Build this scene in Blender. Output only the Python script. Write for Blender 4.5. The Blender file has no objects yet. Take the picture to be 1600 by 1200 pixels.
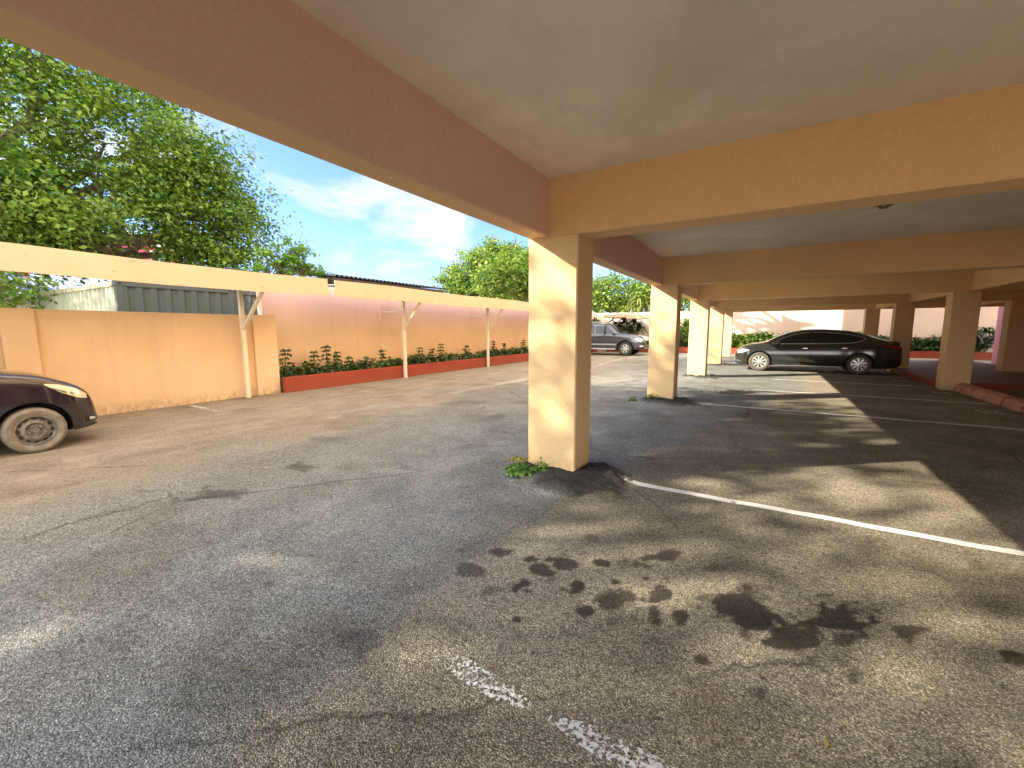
import bpy, bmesh, math, random
import numpy as np
from mathutils import Vector, Matrix
R_ = math.radians
random.seed(7)
scn = bpy.context.scene
COL = scn.collection

# ------------------------------------------------------------------ helpers
def link(o, parent=None):
    COL.objects.link(o)
    if parent is not None:
        o.parent = parent
    return o

def tag(o, label=None, cat=None, group=None, kind=None):
    if label: o['label'] = label
    if cat: o['category'] = cat
    if group: o['group'] = group
    if kind: o['kind'] = kind
    return o

def thing(name, label, cat, loc=(0, 0, 0), rz=0.0, group=None):
    o = bpy.data.objects.new(name, None)
    o.empty_display_size = 0.2
    link(o)
    o.location = loc
    o.rotation_euler = (0, 0, rz)
    return tag(o, label, cat, group)

class MB:
    """collects world (or local) geometry and links it as ONE mesh object"""
    def __init__(s): s.v = []; s.f = []; s.mi = []
    def add(s, vs, fs, m=0):
        n = len(s.v)
        s.v += [tuple(p) for p in vs]
        s.f += [tuple(i + n for i in f) for f in fs]
        s.mi += [m] * len(fs)
        return s
    def box(s, x0, x1, y0, y1, z0, z1, m=0):
        vs = [(x0,y0,z0),(x1,y0,z0),(x1,y1,z0),(x0,y1,z0),(x0,y0,z1),(x1,y0,z1),(x1,y1,z1),(x0,y1,z1)]
        return s.add(vs, [(3,2,1,0),(4,5,6,7),(0,1,5,4),(1,2,6,5),(2,3,7,6),(3,0,4,7)], m)
    def prism(s, pts, axis, a0, a1, m=0):
        """polygon pts (2-D) extruded along axis 'x','y','z'"""
        n = len(pts)
        def P(p, a):
            return {'x': (a, p[0], p[1]), 'y': (p[0], a, p[1]), 'z': (p[0], p[1], a)}[axis]
        vs = [P(p, a0) for p in pts] + [P(p, a1) for p in pts]
        fs = [tuple(range(n))[::-1], tuple(range(n, 2*n))] + [(i, (i+1) % n, n + (i+1) % n, n + i) for i in range(n)]
        return s.add(vs, fs, m)
    def bar(s, a, b, w, h, m=0, up=(0, 0, 1)):
        a = Vector(a); b = Vector(b); d = (b - a).normalized()
        side = d.cross(Vector(up))
        if side.length < 1e-4: side = d.cross(Vector((1, 0, 0)))
        side.normalize(); u = side.cross(d)
        vs = []
        for p in (a, b):
            for (i, j) in ((-1,-1),(1,-1),(1,1),(-1,1)):
                vs.append(p + side*(i*w/2) + u*(j*h/2))
        return s.add(vs, [(3,2,1,0),(4,5,6,7),(0,1,5,4),(1,2,6,5),(2,3,7,6),(3,0,4,7)], m)
    def tube(s, pts, rad, n=8, m=0):
        pts = [Vector(p) for p in pts]
        rad = rad if hasattr(rad, '__len__') else [rad]*len(pts)
        vs = []; fs = []
        ref = Vector((0.31, 0.87, 0.37))
        for i, p in enumerate(pts):
            d = (pts[min(i+1, len(pts)-1)] - pts[max(i-1, 0)]).normalized()
            a = d.cross(ref).normalized(); b = d.cross(a)
            for k in range(n):
                t = 2*math.pi*k/n
                vs.append(p + a*(rad[i]*math.cos(t)) + b*(rad[i]*math.sin(t)))
        for i in range(len(pts)-1):
            for k in range(n):
                fs.append((i*n+k, i*n+(k+1) % n, (i+1)*n+(k+1) % n, (i+1)*n+k))
        fs.append(tuple(range(n))[::-1]); fs.append(tuple(range((len(pts)-1)*n, len(pts)*n)))
        return s.add(vs, fs, m)
    def lathe(s, prof, n=40, m=0, close=False):
        """profile (r, y) turned about the local Y axis"""
        vs = []; fs = []; k = len(prof)
        for i in range(n):
            t = 2*math.pi*i/n
            for (r, y) in prof:
                vs.append((r*math.cos(t), y, r*math.sin(t)))
        for i in range(n):
            for j in range(k if close else k-1):
                a = i*k+j; b = i*k+(j+1) % k; c = ((i+1) % n)*k+(j+1) % k; d = ((i+1) % n)*k+j
                fs.append((a, b, c, d))
        return s.add(vs, fs, m)
    def build(s, name, mats, parent=None, smooth=False, bevel=0.0, seg=2, world=True, fix=True):
        me = bpy.data.meshes.new(name)
        off = Vector((0, 0, 0))
        if world and parent is not None:
            off = parent.location
        me.from_pydata([tuple(Vector(p) - off) for p in s.v], [], s.f)
        if not isinstance(mats, (list, tuple)): mats = [mats]
        for m in mats: me.materials.append(m)
        me.polygons.foreach_set('material_index', s.mi)
        if fix:
            bm = bmesh.new(); bm.from_mesh(me)
            bmesh.ops.recalc_face_normals(bm, faces=bm.faces)
            bm.to_mesh(me); bm.free()
        if smooth:
            me.polygons.foreach_set('use_smooth', [True]*len(me.polygons))
            if smooth != 'all':
                me.set_sharp_from_angle(angle=R_(38))
        me.update()
        o = bpy.data.objects.new(name, me)
        link(o, parent)
        if bevel:
            b = o.modifiers.new('bevel', 'BEVEL'); b.width = bevel; b.segments = seg
            b.limit_method = 'ANGLE'; b.angle_limit = R_(40)
        return o

def np_mesh(name, V, F, mats, parent=None, smooth=False, attrs=None, fattr=None):
    """large mesh from numpy: V (n,3), F (m,k)"""
    me = bpy.data.meshes.new(name)
    n, (m, k) = len(V), F.shape
    me.vertices.add(n); me.vertices.foreach_set('co', np.ascontiguousarray(V, dtype=np.float32).ravel())
    me.loops.add(m*k); me.polygons.add(m)
    me.loops.foreach_set('vertex_index', np.ascontiguousarray(F, dtype=np.int32).ravel())
    me.polygons.foreach_set('loop_start', np.arange(0, m*k, k, dtype=np.int32))
    me.polygons.foreach_set('loop_total', np.full(m, k, dtype=np.int32))
    if smooth: me.polygons.foreach_set('use_smooth', np.ones(m, dtype=bool))
    for mt in (mats if isinstance(mats, (list, tuple)) else [mats]): me.materials.append(mt)
    me.update(calc_edges=True)
    for nm, a in (attrs or {}).items():
        at = me.attributes.new(nm, 'FLOAT', 'POINT'); at.data.foreach_set('value', np.asarray(a, dtype=np.float32))
    for nm, a in (fattr or {}).items():
        at = me.attributes.new(nm, 'FLOAT', 'FACE'); at.data.foreach_set('value', np.asarray(a, dtype=np.float32))
    o = bpy.data.objects.new(name, me)
    return link(o, parent)

# ------------------------------------------------------------------ materials
class NT:
    def __init__(s, name):
        s.m = bpy.data.materials.new(name); s.m.use_nodes = True
        s.t = s.m.node_tree; s.n = s.t.nodes; s.l = s.t.links
        s.b = s.n['Principled BSDF']; s.out = s.n['Material Output']
        s._co = None
    def co(s):
        if s._co is None:
            s._co = s.n.new('ShaderNodeNewGeometry').outputs['Position']
        return s._co
    def put(s, sock, v):
        if isinstance(v, bpy.types.NodeSocket): s.l.new(v, sock)
        else: sock.default_value = v
    def noise(s, scale, detail=4, rough=0.55, vec=None, dist=0.0, stretch=None, out='Fac'):
        nd = s.n.new('ShaderNodeTexNoise')
        v = vec or s.co()
        if stretch:
            mp = s.n.new('ShaderNodeMapping'); mp.inputs['Scale'].default_value = stretch
            s.l.new(v, mp.inputs['Vector']); v = mp.outputs[0]
        s.l.new(v, nd.inputs['Vector'])
        nd.inputs['Scale'].default_value = scale; nd.inputs['Detail'].default_value = detail
        nd.inputs['Roughness'].default_value = rough; nd.inputs['Distortion'].default_value = dist
        return nd.outputs[out]
    def voro(s, scale, out='Distance', feature='F1'):
        nd = s.n.new('ShaderNodeTexVoronoi'); nd.feature = feature
        s.l.new(s.co(), nd.inputs['Vector']); nd.inputs['Scale'].default_value = scale
        return nd.outputs[out]
    def ramp(s, fac, stops):
        nd = s.n.new('ShaderNodeValToRGB'); e = nd.color_ramp.elements
        while len(e) < len(stops): e.new(0.5)
        for i, (p, c) in enumerate(stops):
            e[i].position = p
            e[i].color = (c, c, c, 1) if not hasattr(c, '__len__') else (*c[:3], 1)
        s.l.new(fac, nd.inputs['Fac']); return nd.outputs['Color']
    def mix(s, fac, a, b, mode='MIX'):
        nd = s.n.new('ShaderNodeMix'); nd.data_type = 'RGBA'; nd.blend_type = mode
        s.put(nd.inputs[0], fac)
        for sock, v in ((nd.inputs[6], a), (nd.inputs[7], b)):
            if isinstance(v, tuple): v = (*v[:3], 1)
            s.put(sock, v)
        return nd.outputs[2]
    def math(s, op, a, b=0.0, c=None):
        nd = s.n.new('ShaderNodeMath'); nd.operation = op
        s.put(nd.inputs[0], a); s.put(nd.inputs[1], b)
        if c is not None: s.put(nd.inputs[2], c)
        return nd.outputs[0]
    def attr(s, name):
        nd = s.n.new('ShaderNodeAttribute'); nd.attribute_name = name; return nd.outputs['Fac']
    def bump(s, h, strength=0.3, dist=0.01):
        nd = s.n.new('ShaderNodeBump'); nd.inputs['Strength'].default_value = strength
        nd.inputs['Distance'].default_value = dist
        s.l.new(h, nd.inputs['Height']); s.l.new(nd.outputs[0], s.b.inputs['Normal'])
    def col(s, c): s.put(s.b.inputs['Base Color'], (*c[:3], 1) if isinstance(c, tuple) else c)
    def rough(s, v): s.put(s.b.inputs['Roughness'], v)

def plaster(name, c, var=0.08, rough=0.75, bump=0.25, grime=0.0, streak=0.0, top=None, blotch=0.0):
    t = NT(name)
    big = t.noise(0.9, 5, 0.6)
    dark = tuple(x*(1-var) for x in c); lite = tuple(min(1, x*(1+var*0.7)) for x in c)
    k = t.ramp(big, [(0.3, dark), (0.7, lite)])
    fine = t.noise(38, 3, 0.6)
    k = t.mix(0.10, k, t.ramp(fine, [(0.35, 0.25), (0.7, 0.9)]), 'OVERLAY')
    sep = t.n.new('ShaderNodeSeparateXYZ'); t.l.new(t.co(), sep.inputs[0])
    if top:
        z0, z1, tc = top
        mr = t.n.new('ShaderNodeMapRange'); mr.inputs[1].default_value = z0; mr.inputs[2].default_value = z1
        t.l.new(t.math('ADD', sep.outputs[2], t.math('MULTIPLY', t.noise(1.1, 3), 0.25)), mr.inputs[0])
        k = t.mix(mr.outputs[0], k, tc)
    if blotch:   # damp marks and patched paint
        k = t.mix(t.math('MULTIPLY', t.ramp(t.noise(0.55, 6, 0.62, dist=0.6), [(0.50, 0.0), (0.60, 1.0)]), blotch), k, (c[0]*0.80, c[1]*0.78, c[2]*0.70))
        k = t.mix(t.math('MULTIPLY', t.ramp(t.noise(1.7, 5, 0.7), [(0.60, 0.0), (0.66, 1.0)]), blotch*0.6), k, (c[0]*0.86, c[1]*0.80, c[2]*0.80))
    if streak:
        st = t.ramp(t.noise(2.2, 4, 0.6, stretch=(3, 3, 0.12)), [(0.55, 0.0), (0.75, 1.0)])
        k = t.mix(t.math('MULTIPLY', st, streak), k, tuple(x*0.62 for x in c))
    if grime:   # splashed soil and scuffs along the foot of the wall
        mr = t.n.new('ShaderNodeMapRange'); mr.inputs[1].default_value = 0.22; mr.inputs[2].default_value = -0.02
        t.l.new(sep.outputs[2], mr.inputs[0])
        g = t.math('MULTIPLY', mr.outputs[0], t.ramp(t.noise(17, 6, 0.75, stretch=(1, 1, 0.45)), [(0.40, 0.0), (0.66, 1.0)]))
        k = t.mix(t.math('MULTIPLY', g, grime), k, (0.16, 0.11, 0.06))
        sp = t.ramp(t.noise(26, 2, 0.5), [(0.72, 0.0), (0.76, 1.0)])
        k = t.mix(t.math('MULTIPLY', sp, 0.55*grime), k, (0.10, 0.07, 0.05))
    t.col(k); t.rough(rough)
    t.b.inputs['Specular IOR Level'].default_value = 0.25
    t.bump(t.math('ADD', fine, t.math('MULTIPLY', t.noise(6, 4), 1.5)), bump, 0.004)
    return t.m

def simple(name, c, rough=0.5, metal=0.0, coat=0.0, var=0.0, scale=8.0, spec=0.5):
    t = NT(name)
    if var:
        t.col(t.ramp(t.noise(scale, 5, 0.62), [(0.3, tuple(x*(1-var) for x in c)), (0.7, tuple(min(1, x*(1+var)) for x in c))]))
    else:
        t.col(tuple(c))
    t.rough(rough); t.b.inputs['Metallic'].default_value = metal
    t.b.inputs['Coat Weight'].default_value = coat; t.b.inputs['Coat Roughness'].default_value = 0.04
    t.b.inputs['Specular IOR Level'].default_value = spec
    return t.m

M = {}
M['peach'] = plaster('peach_wall_paint', (0.78, 0.54, 0.30), 0.07, 0.62, 0.22, streak=0.10)
M['column'] = plaster('peach_column_paint', (0.66, 0.465, 0.25), 0.07, 0.62, 0.3, grime=0.8, streak=0.14)
M['beam'] = plaster('orange_peach_beam_paint', (0.75, 0.505, 0.265), 0.07, 0.62, 0.22, streak=0.10)
M['edge'] = plaster('shaded_beam_paint', (0.64, 0.455, 0.38), 0.07, 0.62, 0.22, streak=0.10)  # mauve shade of the inner faces put into the beam colour
M['ceiling'] = plaster('white_ceiling_paint', (0.83, 0.79, 0.71), 0.13, 0.8, 0.3, blotch=0.5)
M['boundary'] = plaster('peach_boundary_paint', (0.68, 0.475, 0.285), 0.10, 0.75, 0.35, grime=1.0, streak=0.22)
M['boundary_high'] = plaster('sky_tinted_boundary_paint', (0.70, 0.48, 0.30), 0.10, 0.75, 0.35, streak=0.20, top=(1.5, 2.2, (0.78, 0.50, 0.44)))  # pink top is sky light put into the wall colour
M['end_wall'] = plaster('cream_pink_wall_paint', (0.80, 0.63, 0.52), 0.08, 0.75, 0.3, streak=0.25)
M['pink'] = plaster('pink_wall_paint', (0.80, 0.36, 0.34), 0.06, 0.75, 0.2)
M['red_paint'] = plaster('red_oxide_paint', (0.27, 0.050, 0.026), 0.18, 0.6, 0.3, grime=0.5)
M['kerb_pink'] = plaster('salmon_kerb_paint', (0.56, 0.27, 0.19), 0.25, 0.75, 0.9, grime=0.9)
M['cream'] = simple('cream_timber_paint', (0.82, 0.66, 0.38), 0.55, var=0.07, scale=5)
M['tiles'] = simple('brown_floor_tile', (0.24, 0.16, 0.10), 0.75, var=0.2, scale=3)
M['rust'] = simple('rusty_iron', (0.12, 0.06, 0.035), 0.8, var=0.4, scale=30)
M['dark_timber'] = simple('dark_timber', (0.06, 0.045, 0.035), 0.8, var=0.4)
M['soil'] = simple('planter_soil', (0.05, 0.035, 0.022), 0.95, var=0.5, scale=20)
M['white_house'] = plaster('white_house_paint', (0.75, 0.74, 0.72), 0.05)
M['red_house'] = plaster('red_house_paint', (0.55, 0.12, 0.14), 0.08)
M['roof_metal'] = simple('blue_grey_roof_sheet', (0.45, 0.52, 0.62), 0.4, 0.3, var=0.15, scale=2)
M['bark'] = simple('grey_brown_bark', (0.15, 0.11, 0.08), 0.9, var=0.4, scale=10)
M['stem'] = simple('green_brown_stem', (0.12, 0.10, 0.04), 0.8, var=0.2)
M['pane'] = simple('dark_window_pane', (0.03, 0.04, 0.05), 0.1)
M['tyre'] = simple('black_tyre', (0.028, 0.027, 0.025), 0.75, var=0.3, scale=20)
M['dusty_tyre'] = simple('dusty_tyre', (0.17, 0.145, 0.11), 0.9, var=0.25, scale=14)
M['grey_tyre'] = simple('lightly_dusted_tyre', (0.075, 0.067, 0.053), 0.85, var=0.3, scale=14)
M['alloy'] = simple('silver_alloy', (0.62, 0.61, 0.58), 0.32, 0.75)
M['steel'] = simple('dusty_steel_wheel', (0.15, 0.135, 0.11), 0.5, 0.3, var=0.65, scale=22)
M['black'] = simple('black_plastic', (0.012, 0.012, 0.012), 0.6)
M['grey_trim'] = simple('satin_grey_trim', (0.30, 0.31, 0.33), 0.5)
M['chrome'] = simple('chrome', (0.78, 0.78, 0.77), 0.14, 1.0)
M['glass'] = simple('tinted_car_glass', (0.006, 0.006, 0.007), 0.04, spec=0.6)
M['lamp'] = simple('headlight_lens', (0.66, 0.68, 0.68), 0.14, 0.3, coat=0.8)
M['lamp_yellow'] = simple('yellowed_headlight_lens', (0.66, 0.62, 0.42), 0.22, 0.15, coat=0.5)
M['tail'] = simple('tail_lamp_lens', (0.28, 0.012, 0.012), 0.12, coat=0.6)
M['plate'] = simple('white_number_plate', (0.6, 0.6, 0.58), 0.5)
def carpaint(name, c, dust=0.0, metal=0.0):
    t = NT(name)
    sep = t.n.new('ShaderNodeSeparateXYZ'); t.l.new(t.co(), sep.inputs[0])
    k = tuple(c)
    if dust:
        d = t.ramp(t.noise(9, 6, 0.7), [(0.35, 0.0), (0.75, 1.0)])
        k = t.mix(t.math('MULTIPLY', d, dust), tuple(c), (0.22, 0.18, 0.13))
    t.col(k); t.rough(0.22 + dust*0.3 if not dust else t.math('ADD', 0.12, t.math('MULTIPLY', t.noise(6, 5), dust*0.5)))
    t.b.inputs['Metallic'].default_value = metal
    t.b.inputs['Coat Weight'].default_value = 0.9; t.b.inputs['Coat Roughness'].default_value = 0.05 + dust*0.2
    return t.m
M['sedan_paint'] = carpaint('black_car_paint', (0.014, 0.017, 0.017), 0.05)
M['hatch_paint'] = carpaint('dark_plum_car_paint', (0.016, 0.010, 0.014), 0.07)
M['suv_paint'] = carpaint('grey_car_paint', (0.040, 0.046, 0.058), 0.04, 0.0)

def leafmat(name, c1, c2, trans=0.35, rough=0.45):
    t = NT(name)
    a = t.attr('tint')
    k = t.ramp(a, [(0.0, c1), (1.0, c2)])
    t.col(k); t.rough(rough); t.b.inputs['Specular IOR Level'].default_value = 0.35
    tr = t.n.new('ShaderNodeBsdfTranslucent')
    t.l.new(t.mix(1.0, k, (1.0, 1.15, 0.55), 'MULTIPLY'), tr.inputs['Color'])
    ms = t.n.new('ShaderNodeMixShader'); ms.inputs[0].default_value = trans
    t.l.new(t.b.outputs[0], ms.inputs[1]); t.l.new(tr.outputs[0], ms.inputs[2])
    t.l.new(ms.outputs[0], t.out.inputs['Surface'])
    return t.m
M['leaf_big'] = leafmat('broad_leaf_green', (0.055, 0.125, 0.018), (0.24, 0.33, 0.04))
M['leaf_fresh'] = leafmat('fresh_leaf_green', (0.06, 0.13, 0.022), (0.24, 0.32, 0.05))
M['leaf_young'] = leafmat('young_leaf_green', (0.10, 0.24, 0.03), (0.26, 0.42, 0.07), 0.45)
M['leaf_yellow'] = leafmat('yellow_green_leaf', (0.10, 0.16, 0.03), (0.32, 0.33, 0.08))
M['leaf_dark'] = leafmat('dark_leaf_green', (0.014, 0.03, 0.010), (0.05, 0.085, 0.025), 0.15)
M['leaf_shrub'] = leafmat('shrub_leaf_green', (0.025, 0.055, 0.012), (0.10, 0.15, 0.04), 0.2)
M['weed'] = leafmat('weed_green', (0.05, 0.13, 0.02), (0.16, 0.28, 0.05), 0.3)
M['dead_leaf'] = leafmat('dead_leaf_brown', (0.14, 0.09, 0.035), (0.34, 0.27, 0.10), 0.1)
M['dry_weed'] = leafmat('dry_weed_yellow', (0.28, 0.22, 0.05), (0.42, 0.36, 0.10), 0.3)

# painted line: worn through to the asphalt by a noise mask
def linemat(name, wear, scale=30.0, c=(0.72, 0.72, 0.70), big=(2.3, 0.55)):
    t = NT(name)
    t.col(t.ramp(t.noise(9, 4), [(0.3, tuple(x*0.8 for x in c)), (0.7, c)])); t.rough(0.7)
    f = t.math('ADD', t.noise(scale, 5, 0.72), t.math('MULTIPLY', t.noise(big[0], 4, 0.55), big[1]))
    tr = t.n.new('ShaderNodeBsdfTransparent')
    ms = t.n.new('ShaderNodeMixShader')
    t.l.new(t.ramp(f, [(wear, 0.0), (wear+0.05, 1.0)]), ms.inputs[0])
    t.l.new(tr.outputs[0], ms.inputs[1]); t.l.new(t.b.outputs[0], ms.inputs[2])
    t.l.new(ms.outputs[0], t.out.inputs['Surface'])
    return t.m
M['line'] = linemat('white_line_paint', 0.58)
M['line_worn'] = linemat('worn_line_paint', 0.745, 62, big=(3.1, 0.48))
M['line_far'] = linemat('fresh_line_paint', 0.46)
M['line_old'] = linemat('old_cream_line_paint', 0.72, 25, (0.62, 0.55, 0.42))

# ------------------------------------------------------------------ world, sun, camera
SUN_AZ = (0.777, 0.629)           # horizontal direction the light travels
SUN_EL = R_(27.0)
w = bpy.data.worlds.new('World'); scn.world = w; w.use_nodes = True
wt = w.node_tree; wn = wt.nodes; wl = wt.links
bg = wn['Background']
sky = wn.new('ShaderNodeTexSky'); sky.sky_type = 'NISHITA'; sky.sun_disc = False
sky.sun_elevation = SUN_EL
sky.sun_rotation = math.atan2(-SUN_AZ[0], -SUN_AZ[1])
sky.dust_density = 0.4; sky.ozone_density = 2.5
tc = wn.new('ShaderNodeTexCoord')
mp = wn.new('ShaderNodeMapping'); mp.inputs['Scale'].default_value = (1.0, 1.0, 1.9)
wl.new(tc.outputs['Generated'], mp.inputs['Vector'])
cn = wn.new('ShaderNodeTexNoise'); cn.inputs['Scale'].default_value = 4.4; cn.inputs['Detail'].default_value = 9
cn.inputs['Roughness'].default_value = 0.55; cn.inputs['Distortion'].default_value = 0.3
wl.new(mp.outputs[0], cn.inputs['Vector'])
cr = wn.new('ShaderNodeValToRGB'); cr.color_ramp.elements[0].position = 0.475; cr.color_ramp.elements[1].position = 0.60
wl.new(cn.outputs['Fac'], cr.inputs['Fac'])
sp = wn.new('ShaderNodeSeparateXYZ'); wl.new(tc.outputs['Generated'], sp.inputs[0])
mr = wn.new('ShaderNodeMapRange'); mr.inputs[1].default_value = 0.62; mr.inputs[2].default_value = 0.15
mr.inputs[3].default_value = 0.15; mr.inputs[4].default_value = 1.0
wl.new(sp.outputs[2], mr.inputs[0])
mu = wn.new('ShaderNodeMath'); mu.operation = 'MULTIPLY'
wl.new(cr.outputs[0], mu.inputs[0]); wl.new(mr.outputs[0], mu.inputs[1])
mx = wn.new('ShaderNodeMix'); mx.data_type = 'RGBA'
tint = wn.new('ShaderNodeMix'); tint.data_type = 'RGBA'; tint.blend_type = 'MULTIPLY'; tint.inputs[0].default_value = 1.0
wl.new(sky.outputs[0], tint.inputs[6]); tint.inputs[7].default_value = (0.46, 0.52, 0.76, 1)
wl.new(mu.outputs[0], mx.inputs[0]); wl.new(tint.outputs[2], mx.inputs[6])
mx.inputs[7].default_value = (1.95, 2.0, 2.05, 1)
# bright unseen cloud sheet added as fill light over the rest of the sky, clear only towards the north-west
dp = wn.new('ShaderNodeVectorMath'); dp.operation = 'DOT_PRODUCT'; dp.inputs[1].default_value = Vector((-0.68, 0.70, 0.22)).normalized()
wl.new(tc.outputs['Generated'], dp.inputs[0])
m2 = wn.new('ShaderNodeMapRange'); m2.interpolation_type = 'SMOOTHSTEP'
m2.inputs[1].default_value = 0.74; m2.inputs[2].default_value = 0.15; m2.inputs[3].default_value = 0.0; m2.inputs[4].default_value = 0.85
wl.new(dp.outputs['Value'], m2.inputs[0])
cl2 = wn.new('ShaderNodeMix'); cl2.data_type = 'RGBA'; wl.new(cn.outputs['Fac'], cl2.inputs[0])
cl2.inputs[6].default_value = (6.0, 6.0, 6.0, 1); cl2.inputs[7].default_value = (13.0, 12.6, 11.8, 1)
m3 = wn.new('ShaderNodeMix'); m3.data_type = 'RGBA'
wl.new(m2.outputs[0], m3.inputs[0]); wl.new(mx.outputs[2], m3.inputs[6]); wl.new(cl2.outputs[2], m3.inputs[7])
wl.new(m3.outputs[2], bg.inputs['Color']); bg.inputs['Strength'].default_value = 0.125

sl = bpy.data.lights.new('sun', 'SUN'); sl.energy = 3.9; sl.angle = R_(0.5); sl.color = (1.0, 0.88, 0.68)
so = link(bpy.data.objects.new('sun', sl)); so.location = (-30, -25, 30)
d = Vector((SUN_AZ[0]*math.cos(SUN_EL), SUN_AZ[1]*math.cos(SUN_EL), -math.sin(SUN_EL)))
so.rotation_euler = d.to_track_quat('-Z', 'Y').to_euler()

YAW, PITCH, ROLL = R_(30.905), R_(-7.258), R_(-0.1615)
cd = bpy.data.cameras.new('camera'); cd.sensor_width = 36; cd.lens = 661.15/1600*36
cd.clip_start = 0.05; cd.clip_end = 2000
cam = link(bpy.data.objects.new('camera', cd)); scn.camera = cam
F = Vector((-math.sin(YAW)*math.cos(PITCH), math.cos(YAW)*math.cos(PITCH), math.sin(PITCH)))
Rt = Vector((math.cos(YAW), math.sin(YAW), 0)); Up = Rt.cross(F)
c_, s_ = math.cos(ROLL), math.sin(ROLL)
Rt, Up = Rt*c_ + Up*s_, Up*c_ - Rt*s_
cam.matrix_world = Matrix(((Rt.x, Up.x, -F.x, 0), (Rt.y, Up.y, -F.y, 0), (Rt.z, Up.z, -F.z, 1.42), (0, 0, 0, 1)))

vs = scn.view_settings
vs.view_transform = 'Standard'; vs.look = 'None'; vs.exposure = 2.2; vs.gamma = 1.0
scn.cycles.use_denoising = True
scn.cycles.max_bounces = 12; scn.cycles.diffuse_bounces = 8; scn.cycles.glossy_bounces = 6
scn.cycles.transparent_max_bounces = 16

# ------------------------------------------------------------------ grid dimensions
Y0, BAY = 3.65, 5.0
ROWS = [Y0 + BAY*i for i in range(-1, 5)]        # beam lines; rows 3..7 stand before the camera
XL0, XL1 = -2.0, -1.495
XR0, XR1 = 3.6, 4.08
XW0, XW1 = 6.2, 6.66
ZB, ZS = 2.27, 2.78

# ------------------------------------------------------------------ ground
STAINS=[(-1.18,2.20,0.041,0.025,0.021,-0.039,0.90),(-0.98,2.25,0.074,0.044,0.026,-0.058,0.95),(-1.08,2.13,0.050,0.029,0.028,-0.054,0.95),(-1.08,1.95,0.031,0.018,0.017,-0.031,0.90),(-0.82,2.09,0.043,0.026,0.020,-0.050,1.00),(-0.78,2.37,0.057,0.034,0.019,-0.054,0.95),(-0.40,2.23,0.059,0.035,0.013,-0.062,1.00),(-0.61,2.04,0.087,0.051,0.031,-0.099,0.75),(-0.70,1.90,0.045,0.027,0.018,-0.046,0.90),(-0.57,2.13,0.053,0.032,0.013,-0.043,0.65),(-0.47,2.65,0.090,0.053,0.012,-0.062,0.80),(-0.06,2.34,0.137,0.081,0.009,-0.142,0.80),(0.04,2.27,0.108,0.064,0.002,-0.112,0.80),(0.19,2.20,0.112,0.066,-0.004,-0.103,0.95),(0.39,2.49,0.090,0.053,-0.012,-0.107,0.95),(0.40,2.32,0.051,0.030,-0.009,-0.069,0.65),(0.40,2.08,0.034,0.020,-0.008,-0.057,0.55),(0.68,2.56,0.073,0.043,-0.010,-0.045,0.70),(1.01,2.55,0.052,0.031,-0.017,-0.051,0.80),(-1.46,1.91,0.073,0.043,0.049,-0.065,0.60),(-1.39,2.15,0.046,0.027,0.025,-0.039,0.70),(-0.40,2.06,0.028,0.016,0.011,-0.049,0.90),(-0.28,2.11,0.033,0.020,0.012,-0.074,0.90),(-0.65,2.22,0.031,0.018,0.009,-0.030,0.80),(-0.59,2.47,0.034,0.020,0.007,-0.028,0.60),(0.00,2.53,0.091,0.054,0.002,-0.065,0.50),(-0.17,2.65,0.079,0.047,0.006,-0.066,0.45),(-0.95,2.65,0.046,0.027,0.013,-0.034,0.50),(-0.98,2.06,0.025,0.015,0.011,-0.023,0.50),(-0.51,2.34,0.025,0.015,0.006,-0.025,0.70),(-0.20,2.32,0.041,0.024,0.004,-0.035,0.60),(-4.05,1.73,0.233,0.137,0.156,-0.071,0.75),(-4.11,1.56,0.094,0.056,0.078,-0.032,0.50),(-4.08,2.54,0.150,0.088,0.132,-0.085,0.75),(-1.55,1.19,0.098,0.058,0.059,-0.049,0.50),(-3.02,4.12,0.205,0.120,0.084,-0.115,0.50),(-3.13,3.09,0.081,0.047,0.059,-0.059,0.60),(-5.00,6.73,0.377,0.217,0.175,-0.237,0.50),(-3.74,5.84,0.129,0.075,0.111,-0.174,0.60),(-4.87,3.44,0.293,0.171,0.142,-0.103,0.50),(-3.16,0.41,0.084,0.050,0.065,-0.011,0.40),(-2.33,1.21,0.028,0.017,0.024,-0.014,0.80),(0.63,3.53,0.167,0.099,-0.019,-0.129,0.35),(-0.52,10.80,0.425,0.244,0.024,-0.429,0.80),(2.03,6.14,0.068,0.040,-0.027,-0.086,0.60),(-3.21,3.52,0.163,0.096,0.066,-0.073,0.45),(-4.66,1.44,0.099,0.058,0.075,-0.025,0.50),(-1.62,2.05,0.036,0.021,0.020,-0.025,0.50),(-0.91,1.80,0.023,0.013,0.011,-0.022,0.40),(0.10,1.59,0.027,0.016,-0.000,-0.027,0.35),(-0.51,1.96,0.109,0.065,0.021,-0.073,0.35),(-0.35,2.47,0.192,0.113,0.016,-0.092,0.25)]

rs = np.random.RandomState(3)
_perm = rs.rand(256, 256)
def vnoise(x, y):
    xi = np.floor(x).astype(int); yi = np.floor(y).astype(int)
    fx = x - xi; fy = y - yi
    fx = fx*fx*(3-2*fx); fy = fy*fy*(3-2*fy)
    a = _perm[xi % 256, yi % 256]; b = _perm[(xi+1) % 256, yi % 256]
    c = _perm[xi % 256, (yi+1) % 256]; e = _perm[(xi+1) % 256, (yi+1) % 256]
    return (a*(1-fx)+b*fx)*(1-fy) + (c*(1-fx)+e*fx)*fy
def fbm(x, y, o=4):
    r = 0; a = 0.5
    for i in range(o):
        r = r + a*vnoise(x*2**i + 17.3*i, y*2**i + 5.1*i); a *= 0.5
    return r/(1-0.5**o)
def sstep(a, b, x):
    t = np.clip((x-a)/(b-a), 0, 1); return t*t*(3-2*t)

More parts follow.
